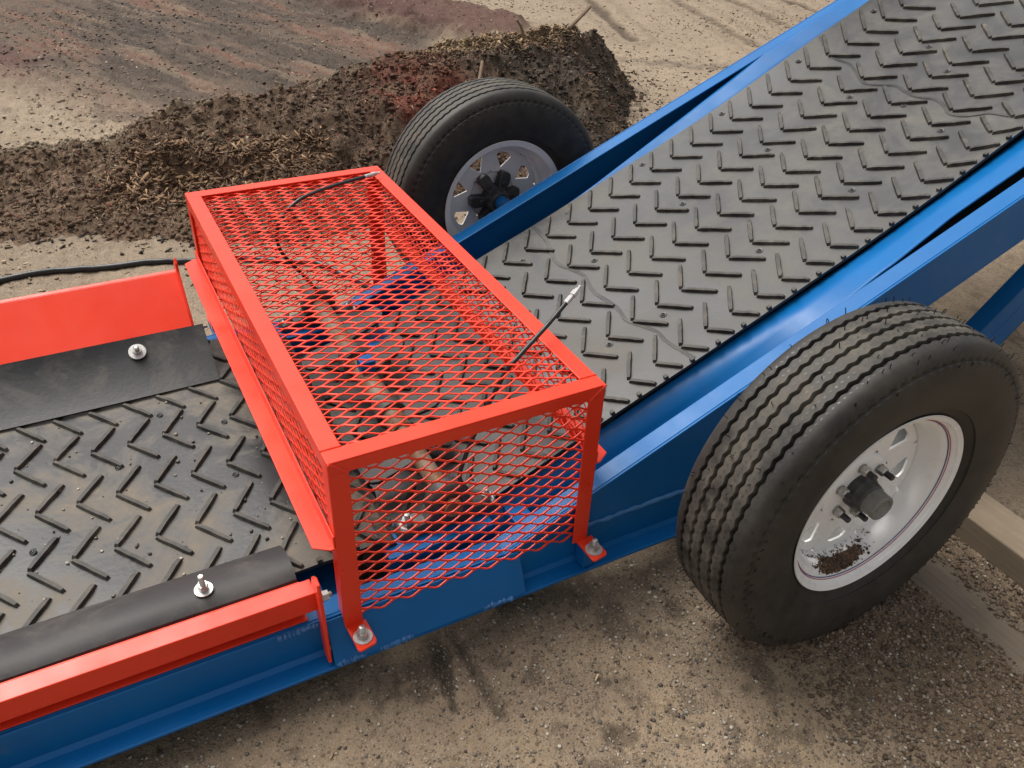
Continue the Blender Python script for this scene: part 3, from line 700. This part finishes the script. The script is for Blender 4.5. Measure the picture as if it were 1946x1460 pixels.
# ---- bolts
def bolt(parent, p, ax=(0, 0, 1), r=.010, h=.03, wr=.0195, nut=.012, nm='bolt', washer=True, off=0.0):
    ax = Vector(ax).normalized(); e = ax.orthogonal().normalized(); g2 = ax.cross(e); p = Vector(p); o = None
    if washer:
        b = MB(); b.lathe([(0, wr * .42), (0, wr), (.0025, wr), (.0028, wr * .42)], p, ax, 28); o = b.build('washer', BRIGHT, parent, smooth=True, angle=30)
    b = MB(); R = r * 1.02; z0 = .0028
    ring = lambda u, rr, n, a0=0: [p + ax * u + (e * math.cos(a0 + 2 * math.pi * k / n) + g2 * math.sin(a0 + 2 * math.pi * k / n)) * rr for k in range(n)]
    # spring washer, hex nut, threaded shank
    b.lathe([(z0, r * .55), (z0, r * .88), (z0 + .003, r * .88), (z0 + .003, r * .55)], p, ax, 20); z0 += .003
    a = ring(z0, R, 6, .3); c = ring(z0 + nut, R, 6, .3); b.add(a + c, [(k, (k + 1) % 6, (k + 1) % 6 + 6, k + 6) for k in range(6)] + [tuple(range(6))[::-1], tuple(range(6, 12))])
    pr = []; u = z0 + nut
    while u < h + nut: pr += [(u, r * .50), (u + .0007, r * .56), (u + .0014, r * .50)]; u += .0018
    pr += [(u, r * .44), (u + .0005, .0005)]
    b.lathe(pr, p, ax, 16)
    return b.build(nm, ZINC, parent, smooth=True, angle=25)

# ---- skirt boards and rubber flaps
def ribbon(pts_fn, xs_, th, name, mat, parent):   # cross section polyline (y,z) extruded along x with thickness
    b = MB(); V = []; m = None
    for x in xs_:
        sec = pts_fn(x); m = len(sec)
        nn = []
        for i in range(m):
            a = sec[max(0, i - 1)]; c = sec[min(m - 1, i + 1)]; d_ = Vector((c[0] - a[0], c[1] - a[1])).normalized(); nn.append((-d_.y, d_.x))
        V += [Vector((x, s[0], s[1])) for s in sec] + [Vector((x, s[0] + q[0] * th, s[1] + q[1] * th)) for s, q in zip(sec, nn)]
    k = 2 * m; F = []
    for i in range(len(xs_) - 1):
        o = i * k; p = o + k
        for j in range(m - 1):
            F += [(o + j, o + j + 1, p + j + 1, p + j), (o + m + j, p + m + j, p + m + j + 1, o + m + j + 1)]
        F += [(o, p, p + m, o + m), (o + m - 1, o + 2 * m - 1, p + 2 * m - 1, p + m - 1)]
    for o in (0, (len(xs_) - 1) * k):
        for j in range(m - 1): F.append((o + j, o + j + 1, o + m + j + 1, o + m + j))
    b.add(V, F); return b.build(name, mat, parent, smooth=True, angle=40)
XS = [-1.5 + i * .05 for i in range(29)]
# far: sloping red panel and rubber strip
b = MB()
b.prism([(-1.5, 1.178, -.178), (-1.5, .990, -.3235), (-1.5, .987, -.3195), (-1.5, 1.175, -.174)], (1.425, 0, 0))
b.prism([(-1.5, 1.175, -.174), (-1.5, 1.187, -.171), (-1.5, 1.187, -.175), (-1.5, 1.178, -.179)], (1.425, 0, 0))
fs = b.build('skirt_board', RED, conv, bevel=.0015); lab(fs, 'wide sloping red skirt board on the far side of the feed belt')
b = MB(); b.prism([(-.076, 1.215, -.17), (-.076, 1.172, -.130), (-.076, 1.160, -.142), (-.076, 1.155, -.165), (-.076, 1.05, -.28), (-.076, 1.03, -.31), (-.076, 1.08, -.42), (-.076, 1.12, -.46), (-.076, 1.19, -.44)], (.007, 0, 0))
b.build('end_lug', RED, fs, bevel=.0015)
def farflap(x):
    d = .006 * math.sin(x * 6 + 1)
    return [(1.037 + .005 * math.sin(x * 4), -.2745 - .004 * math.sin(x * 4)), (1.015, -.2905), (.985, -.311 + d * .4), (.93, -.345 + d * .5), (.886, -.366 + d * .2)]
XF = [-1.5 + i * (1.452 / 30) for i in range(31)]
ribbon(farflap, XF, .006, 'rubber_flap', FLAP, fs)
pb = Vector((-.216, 1.030, -.281)); nv = Vector((0, -.57, .82))
bolt(fs, (-.228, .997, -.2955), nv, .0115, .016, .022, .010)
bolt(fs, (-.062, 1.185, -.37), (1, 0, 0), .009, .03, .01, .01, washer=False)
# near: red angle, recessed web and curled rubber
b = MB(); x0, x1 = -1.5, -.045
b.prism([(x0, .024, -.330), (x0, .062, -.3275), (x0, .062, -.3315), (x0, .028, -.335), (x0, .028, -.380), (x0, .024, -.380)], (x1 - x0, 0, 0))
b.prism([(x0, .0625, -.330), (x0, .0665, -.330), (x0, .0665, -.405), (x0, .0625, -.405)], (x1 - x0 - .02, 0, 0))
b.prism([(x0, .0625, -.405), (x0, .030, -.405), (x0, .030, -.4085), (x0, .0625, -.4085)], (x1 - x0 - .02, 0, 0))
ns_ = b.build('skirt_board', RED, conv, bevel=.0015); lab(ns_, 'narrow red angle skirt along the near side of the feed belt')
b = MB(); b.prism([(-.046, -.020, -.495), (-.046, .012, -.50), (-.046, .018, -.47), (-.046, .050, -.34), (-.046, .04, -.300), (-.046, .018, -.282), (-.046, -.002, -.285), (-.046, -.010, -.310)], (.007, 0, 0))
b.build('end_lug', RED, ns_, bevel=.0015)
bolt(ns_, (-.039, .022, -.345), (1, 0, 0), .011, .012, .012, .012, washer=False); bolt(ns_, (-.039, .004, -.478), (1, 0, 0), .010, .014, .012, .012, washer=False)
def nearflap(x):
    c = .008 * math.sin(x * 5 + .6) + .004 * math.sin(x * 13)
    return [(.073, -.341 + c * .3), (.0755, -.329 + c * .5), (.090, -.319 + c * .8), (.120, -.318 + c), (.155, -.330 + c * .8), (.187, -.352 + c * .4), (.206, -.366)]
XN = [-1.5 + i * (1.432 / 40) for i in range(41)]
o = ribbon(nearflap, XN, .006, 'rubber_flap', FLAP2, ns_)
bolt(ns_, (-.236, .108, -.3115), (0, -.12, 1), .010, .030, .0175, .012)

# ================================================================== guard
T = .004; BW = .038
g = MB()
# top frame (angle iron: top leg and side leg)
def bar(b, x0, x1, y0, y1, z0, z1): b.box(x0, x1, y0, y1, z0, z1)
bar(g, 0, L_, 0, BW, -T, 0); bar(g, 0, L_, W_ - BW, W_, -T, 0)
bar(g, 0, BW, BW, W_ - BW, -T, -.0003); bar(g, L_ - BW, L_, BW, W_ - BW, -T, -.0003)
bar(g, 0, L_, 0, T, -.030, -T); bar(g, 0, L_, W_ - T, W_, -.030, -T)
bar(g, 0, T, T, W_ - T, -.036, -T); bar(g, L_ - T, L_, T, W_ - T, -.036, -T)
# posts
for (x, sx) in ((0, 1), (L_, -1)):
    xa, xb = sorted((x, x + sx * BW))
    bar(g, xa, xb, .0005, T, -H_ + .004, -.030)
    xa, xb = sorted((x, x + sx * T)); bar(g, xa + .0001, xb + .0001, T, BW, -H_ + .004 + (.0 if 1 else 0), -.036)
    xa, xb = sorted((x, x + sx * BW)); bar(g, xa, xb, W_ - T, W_ - .0005, -H_ + .004, -.030)
    xa, xb = sorted((x, x + sx * T)); bar(g, xa + .0001, xb + .0001, W_ - BW, W_ - T, -H_ + .004, -.036)
# side angles under the left and right mesh
def side_angle(b, x, sx, ye):
    z = -.205
    poly = [(x, -.0, z), (x - sx * .010, .0, z), (x - sx * .040, .020, z), (x - sx * .040, W_ - .02, z), (x - sx * .010, W_, z), (x, W_, z)]
    b.prism(poly, (0, 0, -T))
    xa, xb = sorted((x - sx * .0002, x - sx * T)); b.box(xa, xb, .002, W_ - .002, z, z + .028)
side_angle(g, 0, 1, 0); side_angle(g, L_, -1, 0)
guard = g.build('safety_guard', RED, conv, bevel=.0016); lab(guard, 'box shaped red guard of angle iron and expanded mesh over the belt joint')
# welds at the corners
for (x, sx) in ((0, 1), (L_, -1)):
    b = MB()
    p = [Vector((x + sx * .001, -.0005, -.001)), Vector((x + sx * .012, .0005, -.010)), Vector((x + sx * .024, .0, -.020)), Vector((x + sx * .036, .0, -.030))]
    b.tube([q + Vector((random.uniform(-.0006, .0006), 0, random.uniform(-.0006, .0006))) for q in p], .0032, 6)
    b.build('corner_weld', RED, guard, smooth=True); b = MB()
    b.tube([Vector((x + sx * (i * .0095), .038 - 0.0, .0003)) for i in range(5)], [.0022, .0016, .0024, .0018, .0022], 6)
    b.build('corner_weld', RED, guard, smooth=True)
# feet
for (x0, yb) in ((.002, 0), (.549, 0)):
    b = MB(); b.prism([(x0, .006, -H_), (x0 + .042, .006, -H_), (x0 + .045, -.052, -H_), (x0 + .041, -.060, -H_), (x0 + .008, -.066, -H_), (x0 + .003, -.062, -H_)], (0, 0, .0055))
    o = b.build('foot_tab', RED, guard, bevel=.001)
    bolt(guard, (x0 + .022, -.036, -H_ + .0055), (0, 0, 1), .0115, .020, .0195, .012)
    b = MB(); b.box(x0 + .008, x0 + .034, -.022, YN - .004, -.4885 - .012, -H_ - .0005); b.build('foot_bracket', BLUE, lb, bevel=.002)
for x0 in (.0, .537):
    b = MB(); b.box(x0, x0 + .04, W_ - .004, W_ + .06, -H_, -H_ + .0055); b.build('foot_tab', RED, guard, bevel=.001)
    b = MB(); b.box(x0, x0 + .035, YF + .006, W_ + .05, -.46, -H_ - .0005); b.build('foot_bracket', BLUE, lb2, bevel=.002)
# expanded mesh: zigzag strands bonded at the knuckles
def exmesh(name, org, ua, va, la, lb_, lwd=.0612, swd=.0270, sw=.0034, st=.0026, phase=0.0, off=0.0, wob=.0):
    """org + u*ua (long way, length la) + v*va (short way, length lb_)"""
    org, ua, va = Vector(org), Vector(ua), Vector(va); nn = ua.cross(va).normalized()
    b = MB(); rows = int(lb_ / (swd / 2)); 
    for r in range(rows + 1):
        vc = off + r * swd / 2
        if vc > lb_: break
        ph = (lwd / 2 if r % 2 else 0) + phase
        pts = []; k = -2
        while True:
            base = k * lwd - ph
            for (du, dv) in ((0.0, 1), (.17, 1), (.5, -1), (.67, -1)):
                pts.append((base + du * lwd, vc + dv * (swd / 4 - sw * .22)))
            if base > la: break
            k += 1
        # clip along u
        cl = []
        for i in range(len(pts) - 1):
            (u0, v0), (u1, v1) = pts[i], pts[i + 1]
            if u1 <= 0 or u0 >= la: continue
            if u0 < 0: v0 = v0 + (v1 - v0) * (0 - u0) / (u1 - u0); u0 = 0
            if u1 > la: v1 = v0 + (v1 - v0) * (la - u0) / (u1 - u0); u1 = la
            if not cl: cl.append((u0, v0))
            cl.append((u1, v1))
        cl = [(u, min(max(v, 0), lb_)) for u, v in cl]
        # drop runs lying on the border
        run = []; runs = []
        for i, (u, v) in enumerate(cl):
            run.append((u, v))
        runs = [run] if len(run) > 1 else []
        for run in runs:
            V = []
            for i, (u, v) in enumerate(run):
                a = run[max(0, i - 1)]; c = run[min(len(run) - 1, i + 1)]
                d_ = Vector((c[0] - a[0], c[1] - a[1])); d_ = d_.normalized() if d_.length else Vector((1, 0)); p_ = Vector((-d_.y, d_.x))
                h = sw / 2; q = wob * math.sin(u * 13 + v * 7)
                tw = .0004 * (1 if (i % 4) in (0, 1) else -1)
                for (su, sn) in ((-h, -st / 2), (h, -st / 2), (h, st / 2), (-h, st / 2)):
                    V.append(org + ua * (u + p_.x * su) + va * (v + p_.y * su) + nn * (sn + q + tw * (su / h)))
            m = len(run); F = [(i * 4 + k_, i * 4 + (k_ + 1) % 4, (i + 1) * 4 + (k_ + 1) % 4, (i + 1) * 4 + k_) for i in range(m - 1) for k_ in range(4)]
            F += [(0, 1, 2, 3), ((m - 1) * 4 + 3, (m - 1) * 4 + 2, (m - 1) * 4 + 1, (m - 1) * 4)]
            b.add(V, F)
    return b.build(name, RED, guard, smooth=True, angle=50)
mp_ = []
mp_.append(exmesh('mesh_panel', (.006, .008, -.0075), (1, 0, 0), (0, 1, 0), L_ - .012, W_ - .016, phase=.012, off=.006, wob=.0008))
mp_.append(exmesh('mesh_panel', (.006, .0075, -.420), (1, 0, 0), (0, 0, 1), L_ - .012, .41, phase=.02, off=.006))
mp_.append(exmesh('mesh_panel', (.006, W_ - .0075, -.420), (1, 0, 0), (0, 0, 1), L_ - .012, .41, phase=.02, off=.006))
mp_.append(exmesh('mesh_panel', (.0075, .03, -.200), (0, 1, 0), (0, 0, 1), W_ - .06, .190, phase=.01, off=.004))
mp_.append(exmesh('mesh_panel', (L_ - .0075, .03, -.200), (0, 1, 0), (0, 0, 1), W_ - .06, .190, phase=.03, off=.004))

# ================================================================== shaft with paddles and bearings under the guard
SX, SZ = .298, -.332
b = MB(); b.lathe([(.0, .004), (.0, .0215), (.30, .0215), (.30, .024), (.302, .0275), (1.06, .0275), (1.062, .0215), (1.16, .0215), (1.16, .004)], (SX, .122, SZ), (0, 1, 0), 32, True)
shaft = b.build('beater_shaft', RUST, conv, smooth=True, angle=30)
for yy in (.52, .78):
    b = MB(); b.lathe([(-.025, .028), (-.025, .04), (.025, .04), (.025, .028)], (SX, yy, SZ), (0, 1, 0), 28)
    b.build('shaft_collar', DARKSTEEL, shaft, smooth=True, angle=30)
def paddle(yy, ang, ln, wd):
    b = MB(); n = 8; P = [(0, -wd / 2), (ln * .75, -wd / 2)] + [(ln * .75 + wd * .5 * math.sin(math.pi * i / n), -wd / 2 * math.cos(math.pi * i / n)) for i in range(1, n)] + [(ln * .75, wd / 2), (0, wd / 2)]
    ca, sa = math.cos(ang), math.sin(ang)
    poly = [(SX + u * ca, yy + v, SZ + u * sa) for u, v in P]
    b.prism(poly, (-sa * .010, 0, ca * .010)); b.build('paddle', PADDLE, shaft, bevel=.0015)
for (yy, a, ln) in ((.36, 3.5, .13), (.50, .15, .12), (.62, 2.9, .12), (.72, .5, .13), (.86, 3.4, .12), (.98, -.1, .12), (.42, -.5, .13), (.90, .4, .13)): paddle(yy, a, ln, .085)
def bearing(y, sgn):
    b = MB()
    b.lathe([(-.022, .022), (-.024, .030), (-.018, .046), (-.010, .052), (.014, .052), (.022, .044), (.026, .030), (.024, .022)], (SX, y, SZ), (0, 1, 0), 36)
    # feet
    b.prism([(SX - .125, y - .022, SZ - .062), (SX - .118, y - .022, SZ - .040), (SX - .06, y - .022, SZ - .030), (SX - .035, y - .022, SZ - .002), (SX + .035, y - .022, SZ - .002), (SX + .06, y - .022, SZ - .030), (SX + .118, y - .022, SZ - .040), (SX + .125, y - .022, SZ - .062)], (0, .046, 0))
    o = b.build('pillow_block', HUBGREY, conv, smooth=True, bevel=.003, angle=35)
    for sx in (-.097, .097):
        bolt(o, (SX + sx, y, SZ - .040), (0, 0, 1), .0125, .020, .018, .012)
    return o
p1 = bearing(.160, 1); p2 = bearing(1.115, -1)
for y in (.152, 1.115):
    b = MB(); b.box(.135, .388, y - .052, y + .045, -.50, SZ - .063); b.build('bearing_stand', BLUE, conv, bevel=.002)
b = MB(); b.box(SX - .02, SX + .02, .66, .70, SZ + .028, SZ + .062); b.build('scraper_bracket', BLUE, conv, bevel=.002)
b = MB(); b.box(SX + .06, SX + .13, .78, .90, -.34, -.332); b.build('scraper_bracket', BLUE, conv, bevel=.002)
# tail pulley of the inclined belt, below
b = MB(); b.lathe([(0, .004), (0, .022), (.86, .022), (.86, .004)], (.17, .20, -.545), (0, 1, 0), 24, True); b.build('tail_roller', DARKSTEEL, conv, smooth=True)

# ---- grease hoses clipped to the bearings and poking through the mesh
def bez(pts, n=10):
    P = [Vector(p) for p in pts]; out = []
    for i in range(len(P) - 1):
        p0 = P[max(0, i - 1)]; p1_ = P[i]; p2_ = P[i + 1]; p3 = P[min(len(P) - 1, i + 2)]
        for k in range(n):
            t = k / n; out.append(.5 * ((2 * p1_) + (p2_ - p0) * t + (2 * p0 - 5 * p1_ + 4 * p2_ - p3) * t * t + (3 * p1_ - p0 - 3 * p2_ + p3) * t ** 3))
    out.append(P[-1]); return out
def hose(pts, tip_dir, parent):
    P = bez(pts); b = MB(); b.tube(P, .0052, 10); h = b.build('grease_hose', HOSE, parent, smooth=True)
    d = (P[-1] - P[-3]).normalized(); b = MB()
    b.lathe([(-.012, .0045), (-.012, .0062), (.010, .0062), (.011, .0050), (.013, .0050), (.0132, .0074), (.026, .0074), (.0262, .0056), (.034, .0052), (.036, .0030), (.040, .0030), (.043, .0038), (.045, .0030), (.046, .0005)], P[-1], d, 8)
    b.build('hose_fitting', BRIGHT, parent, smooth=False); return h
hose([(SX + .03, .15, SZ + .04), (.33, .16, -.26), (.375, .160, -.14), (.43, .158, -.03), (.46, .160, .0), (.54, .190, .036), (.615, .222, .070)], None, p1)
hose([(SX, 1.10, SZ + .05), (.26, 1.10, -.22), (.20, 1.085, -.12), (.205, 1.092, -.045), (.265, 1.113, .001), (.33, 1.134, .014), (.42, 1.163, .017), (.505, 1.190, .016)], None, p2)
b = MB(); b.lathe([(-.02, .006), (-.02, .008), (.0, .008), (.0, .006)], (.36, .16, -.30), (.3, 0, 1), 8); b.build('hose_fitting', BRIGHT, p1)

# ================================================================== wheels
def tyre_mesh(parent):
    N = 900; R = .39
    prof = []       # (u, r, zigzag)
    side = [(.070, .212, 0), (.080, .219, 0), (.086, .232, 0), (.092, .246, 0), (.0945, .2475, 0), (.0965, .2465, 0), (.101, .262, 0), (.1065, .283, 0), (.1095, .305, 0), (.1085, .325, 0), (.1055, .340, 0), (.1035, .348, 0),
            (.1020, .3520, 1), (.0990, .3535, 1), (.0985, .3575, 1), (.0985, .362, 0), (.094, .372, 0), (.0865, .3805, 0), (.080, .3845, 0)]
    prof += side
    def rr(u): return .3905 - .9 * u * u
    last = .080
    for gc in (.060, .030, 0.0, -.030, -.060):
        hw = .0044; dp = .0105
        prof += [((last + gc + hw) / 2, rr((last + gc + hw) / 2), 0), (gc + hw + .0006, rr(gc + hw), 1), (gc + hw - .0004, rr(gc) - .0018, 1), (gc + hw * .55, rr(gc) - dp, 1), (gc - hw * .55, rr(gc) - dp, 1), (gc - hw + .0004, rr(gc) - .0018, 1), (gc - hw - .0006, rr(gc - hw), 1)]
        last = gc - hw
    prof += [((last - .080) / 2, rr((last - .08) / 2), 0)]
    prof += [(-u, r, z) for u, r, z in side[::-1]]
    # inner liner, closes the section
    m = len(prof); th = np.arange(N) / N * 2 * np.pi
    u = np.array([p[0] for p in prof]); r = np.array([p[1] for p in prof]); z = np.array([p[2] for p in prof])
    per = 90; tri = 2 * np.abs(((th / (2 * np.pi) * per) % 1) - .5) * 2 - 1
    tri = np.sin(tri * 1.35)
    U = u[:, None] + z[:, None] * tri[None] * .0021; Rr = np.repeat(r[:, None], N, 1)
    # sipes: slightly sunk notches along the rib edges
    V = np.stack([Rr * np.cos(th)[None], U - .0125, Rr * np.sin(th)[None]], -1)
    I = np.arange(m - 1)[:, None] * N; J = np.arange(N)[None]; J2 = (J + 1) % N
    F = np.stack([(I + J), (I + J2), (I + N + J2), (I + N + J)], -1).reshape(-1, 4)
    V = V.reshape(-1, 3)
    o = fast_mesh('tyre', V, F, TYRE, parent=parent, smooth=True)
    me = o.data; uvl = me.uv_layers.new(name='UVMap')
    acc = np.concatenate([[0], np.cumsum(np.hypot(np.diff(u), np.diff(r)))]); acc /= acc[-1]
    vi = np.empty(len(me.loops), np.int32); me.loops.foreach_get('vertex_index', vi)
    uv = np.stack([(vi % N) / N, acc[vi // N]], 1).astype(np.float32); uvl.data.foreach_set('uv', uv.ravel())
    try: me.set_sharp_from_angle(angle=math.radians(35))
    except Exception: pass
    return o
def disc(b, ri, ro, u0, th=.005, dish=0.0):
    K = 8
    for k in range(K):
        a0 = 2 * math.pi * k / K; hc = (.127, 0)
        n = 36; H = []; O = []
        tri = [(.029, -.038), (.029, .038), (-.026, 0)]
        # rounded triangle by supersampling a smooth support
        for i in range(n):
            t = 2 * math.pi * i / n; d = (math.cos(t), math.sin(t))
            # distance to triangle edges
            best = 1e9
            for e in range(3):
                p, q = tri[e], tri[(e + 1) % 3]; nx_, ny_ = (q[1] - p[1]), -(q[0] - p[0]); l = math.hypot(nx_, ny_); nx_ /= l; ny_ /= l
                if nx_ * p[0] + ny_ * p[1] < 0: nx_, ny_ = -nx_, -ny_
                dd = nx_ * d[0] + ny_ * d[1]
                if dd > 1e-6: best = min(best, (nx_ * p[0] + ny_ * p[1]) / dd)
            best = min(best, .033)
            H.append((hc[0] + d[0] * best, d[1] * best))
            # sector boundary
            lo, hi = 0, .2
            for _ in range(30):
                mid = (lo + hi) / 2; x, y = hc[0] + d[0] * mid, d[1] * mid; rr_ = math.hypot(x, y); aa = abs(math.atan2(y, x))
                if ri <= rr_ <= ro and aa <= math.pi / K: lo = mid
                else: hi = mid
            O.append((hc[0] + d[0] * lo, d[1] * lo))
        ca, sa = math.cos(a0), math.sin(a0)
        def P(q, u):
            r_ = math.hypot(*q); return (q[0] * ca - q[1] * sa, u + dish * (r_ - ri), q[0] * sa + q[1] * ca)
        V = [P(q, u0) for q in H] + [P(q, u0) for q in O] + [P(q, u0 - th) for q in H] + [P(q, u0 - th) for q in O]
        F = []
        for i in range(n):
            j = (i + 1) % n
            F += [(i, j, n + j, n + i), (2 * n + i, 3 * n + i, 3 * n + j, 2 * n + j), (i, 2 * n + i, 2 * n + j, j)]
        b.add(V, F)
def make_wheel(mat, near):
    b = MB(); out = (0, 1, 0)   # local +Y is outward; object rotated for the near wheel
    b.lathe([(-.004, .172), (.004, .176), (.012, .177), (.030, .180), (.046, .187), (.052, .194), (.056, .203), (.063, .207), (.067, .212), (.069, .219), (.0735, .2245), (.0755, .223), (.0735, .2195), (.071, .213), (.060, .209), (.048, .198),
             (.03, .186), (.006, .1795), (-.004, .178), (-.004, .172)], (0, 0, 0), out, 96)
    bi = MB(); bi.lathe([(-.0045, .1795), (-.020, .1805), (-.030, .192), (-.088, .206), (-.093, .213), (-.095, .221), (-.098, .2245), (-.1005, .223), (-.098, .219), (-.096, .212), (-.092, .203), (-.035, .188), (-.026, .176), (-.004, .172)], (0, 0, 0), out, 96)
    disc(b, .086, .1745, .003)
    b.lathe([(.003, .0865), (.008, .083), (.011, .078), (.011, .036), (.004, .036), (.004, .078), (-.002, .0865)], (0, 0, 0), out, 64)
    wdl = b.build('wheel', mat, conv, smooth=True, angle=32)
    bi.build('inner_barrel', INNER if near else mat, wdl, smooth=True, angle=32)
    tyre_mesh(wdl)
    b = MB(); b.lathe([(.0, .036), (.012, .040), (.030, .039), (.034, .036), (.046, .034), (.050, .030)], (0, 0, 0), out, 40)
    b.build('hub', HUBGREY, wdl, smooth=True, angle=30)
    b = MB(); b.lathe([(.046, .029), (.048, .030), (.078, .0290), (.080, .0275), (.080, .022), (.076, .020), (.074, .012), (.0755, .010), (.075, .0005)], (0, 0, 0), out, 36)
    b.build('hub_cap', CAPGREY, wdl, smooth=True, angle=30)
    # inboard spider of the hub
    b = MB(); b.lathe([(-.075, .026), (-.072, .034), (-.045, .042), (-.020, .046), (-.006, .046), (-.006, .02), (-.075, .02), (-.075, .026)], (0, 0, 0), out, 36)
    for k in range(6):
        a = 2 * math.pi * k / 6 + .35; ca, sa = math.cos(a), math.sin(a)
        Q = [(.034, -.016), (.082, -.022), (.096, -.015), (.096, .015), (.082, .022), (.034, .016)]
        top = [(x * ca - z * sa, -.050 + .018 * (x - .034) / .06, x * sa + z * ca) for x, z in Q]
        bot = [(x * ca - z * sa, -.0065, x * sa + z * ca) for x, z in Q]
        b.add(top + bot, [tuple(range(6)), tuple(range(6, 12))[::-1]] + [(i, (i + 1) % 6, (i + 1) % 6 + 6, i + 6) for i in range(6)])
        Q2 = [(.058 + .011 * math.cos(t * math.pi / 6), .011 * math.sin(t * math.pi / 6)) for t in range(12)]
        top = [(x * ca - z * sa, -.0475, x * sa + z * ca) for x, z in Q2]; bot = [(x * ca - z * sa, -.036, x * sa + z * ca) for x, z in Q2]
        b.add(top + bot, [tuple(range(12))] + [(i, (i + 1) % 12, (i + 1) % 12 + 12, i + 12) for i in range(12)])
    b.build('hub_spider', BLACKP, wdl, smooth=True, bevel=.003, angle=30)
    for k in range(6):
        a = 2 * math.pi * k / 6 + .35; ca, sa = math.cos(a), math.sin(a)
        b = MB(); p = Vector((.062 * ca, .011, .062 * sa))
        b.lathe([(0, .0085), (.003, .0115), (.004, .0115)], p, out, 18)
        ring = lambda u, rr_: [p + Vector((math.cos(math.pi * i / 3 + a) * rr_, u, math.sin(math.pi * i / 3 + a) * rr_)) for i in range(6)]
        A_, B_, C_ = ring(.004, .0112), ring(.017, .0112), ring(.020, .0085)
        b.add(A_ + B_ + C_, [(i, (i + 1) % 6, (i + 1) % 6 + 6, i + 6) for i in range(6)] + [(i + 6, (i + 1) % 6 + 6, (i + 1) % 6 + 12, i + 12) for i in range(6)] + [tuple(range(12, 18))])
        b.cur = 1; b.lathe([(.019, .0068), (.036, .0068), (.038, .0055), (.038, .0004)], p, out, 14); b.cur = 0
        b.build('lug_nut', [ZINC, BLACKP], wdl, smooth=True, angle=30)
    return wdl
def ring_line(parent, u, r, mat, nm, w=.0007):
    b = MB(); b.lathe([(u - w, r), (u - w * .2, r - .0014), (u + w, r)], (0, 0, 0), (0, 1, 0), 120); return b.build(nm, mat, parent, smooth=True)
wn = make_wheel(RIM, True)
wn.location = (1.0227, -.298, -.2002); wn.rotation_euler = (0, 0, math.pi)
lab(wn, 'near wheel with clean white spoked rim and new zigzag ribbed tyre')
ring_line(wn, .0600, .2050, REDLINE, 'rim_stripe'); ring_line(wn, .0565, .2025, BLUELINE, 'rim_stripe', .0009)
# soil lying in the bottom of the near rim
n = 1500; a = np.radians(-94 + RNG.normal(0, 9, n)); uu = .042 + RNG.normal(0, .0065, n) + (a + 1.64) * .01
k = (uu > .020) & (uu < .056); a, uu = a[k], uu[k]; n = len(a); r = .0012 + RNG.random(n) ** 2 * .0032
rb = np.interp(uu, [0, .012, .030, .046, .052], [.176, .177, .180, .187, .194]) - r * .4 - RNG.random(n) * .002
a = a + .17
P = np.stack([rb * np.cos(a), uu, rb * np.sin(a)], 1)
o = lumps('rim_soil', P, r, pick(n, [(.09, .05, .03), (.13, .075, .045), (.06, .035, .022)], .3), PEBM, wn, 1.0, .5, False); tag(o, kind='stuff')
n = 160; a = np.radians(-120 + RNG.random(n) * 70); r = .0007 + RNG.random(n) * .0012; uu = RNG.random(n) * .02 + .004
o = lumps('rim_soil', np.stack([.177 * np.cos(a), uu, .177 * np.sin(a)], 1), r, pick(n, [(.12, .08, .05)], .3), PEBM, wn, 1.0, .5, False); tag(o, kind='stuff')
# vent spews
def spews(parent, n):
    b = MB()
    for _ in range(n):
        a = random.uniform(0, 2 * math.pi); u = random.choice([.075, .045, .015, -.015, -.045, -.075, .09, -.09, .104])
        r_ = .3895 - .9 * u * u if abs(u) < .085 else (.376 if abs(u) < .1 else .344)
        p = Vector((r_ * math.cos(a), u - .0125, r_ * math.sin(a))); d = Vector((math.cos(a), u * 2, math.sin(a))).normalized(); t_ = Vector((-math.sin(a), 0, math.cos(a)))
        l = random.uniform(.006, .015); b.tube([p - d * .002, p + d * l * .6, p + d * l + t_ * random.uniform(-.003, .003) + Vector((0, random.uniform(-.002, .002), 0))], .0009, 4)
    o = b.build('vent_spews', MATT, parent); tag(o, kind='stuff'); return o
spews(wn, 240)
def sipes(parent, per=180):
    b = MB(); V = []
    for i in range(per):
        a = 2 * math.pi * i / per
        for u in (.0705, .045, .015, -.015, -.045, -.0705):
            aa = a + (0.5 if int(abs(u) * 1000) % 2 else 0) * 2 * math.pi / per + random.uniform(-.001, .001)
            R_ = .3909 - .9 * u * u; da = .0125; du = .0045 * (1 if i % 2 else -1)
            q = []
            for (ta, tu) in ((-da, -.0014), (-da * .3, du * .35 - .0014), (da * .3, -du * .35 - .0007 + du * .2), (da, -.0014), (da, .0014), (da * .3, -du * .35  + .0014 + du * .2), (-da * .3, du * .35 + .0014), (-da, .0014)):
                q.append((R_ * math.cos(aa + ta * .5), u + tu - .0125, R_ * math.sin(aa + ta * .5)))
            b.add(q, [(0, 1, 6, 7), (1, 2, 5, 6), (2, 3, 4, 5)])
    o = b.build('tread_sipes', BLACKP, parent, fix=False); tag(o, kind='stuff'); return o
sipes(wn)
wf = make_wheel(RIM2, False)
wf.location = (1.0227, 1.388, -.2002); wf.rotation_euler = (0, .3, 0)
lab(wf, 'far wheel seen from its dull grey inner side with black hub lobes')
# axle stubs and drop arms
for (ya, yb, sg) in ((-.225, YN - .002, -1), (YF + .002, 1.315, 1)):
    b = MB(); b.lathe([(0, .003), (0, .024), (yb - ya, .024), (yb - ya, .003)], (1.0227, ya, -.2002), (0, 1, 0), 24, True)
    b.build('axle_stub', BLUE, conv, smooth=True, angle=30)
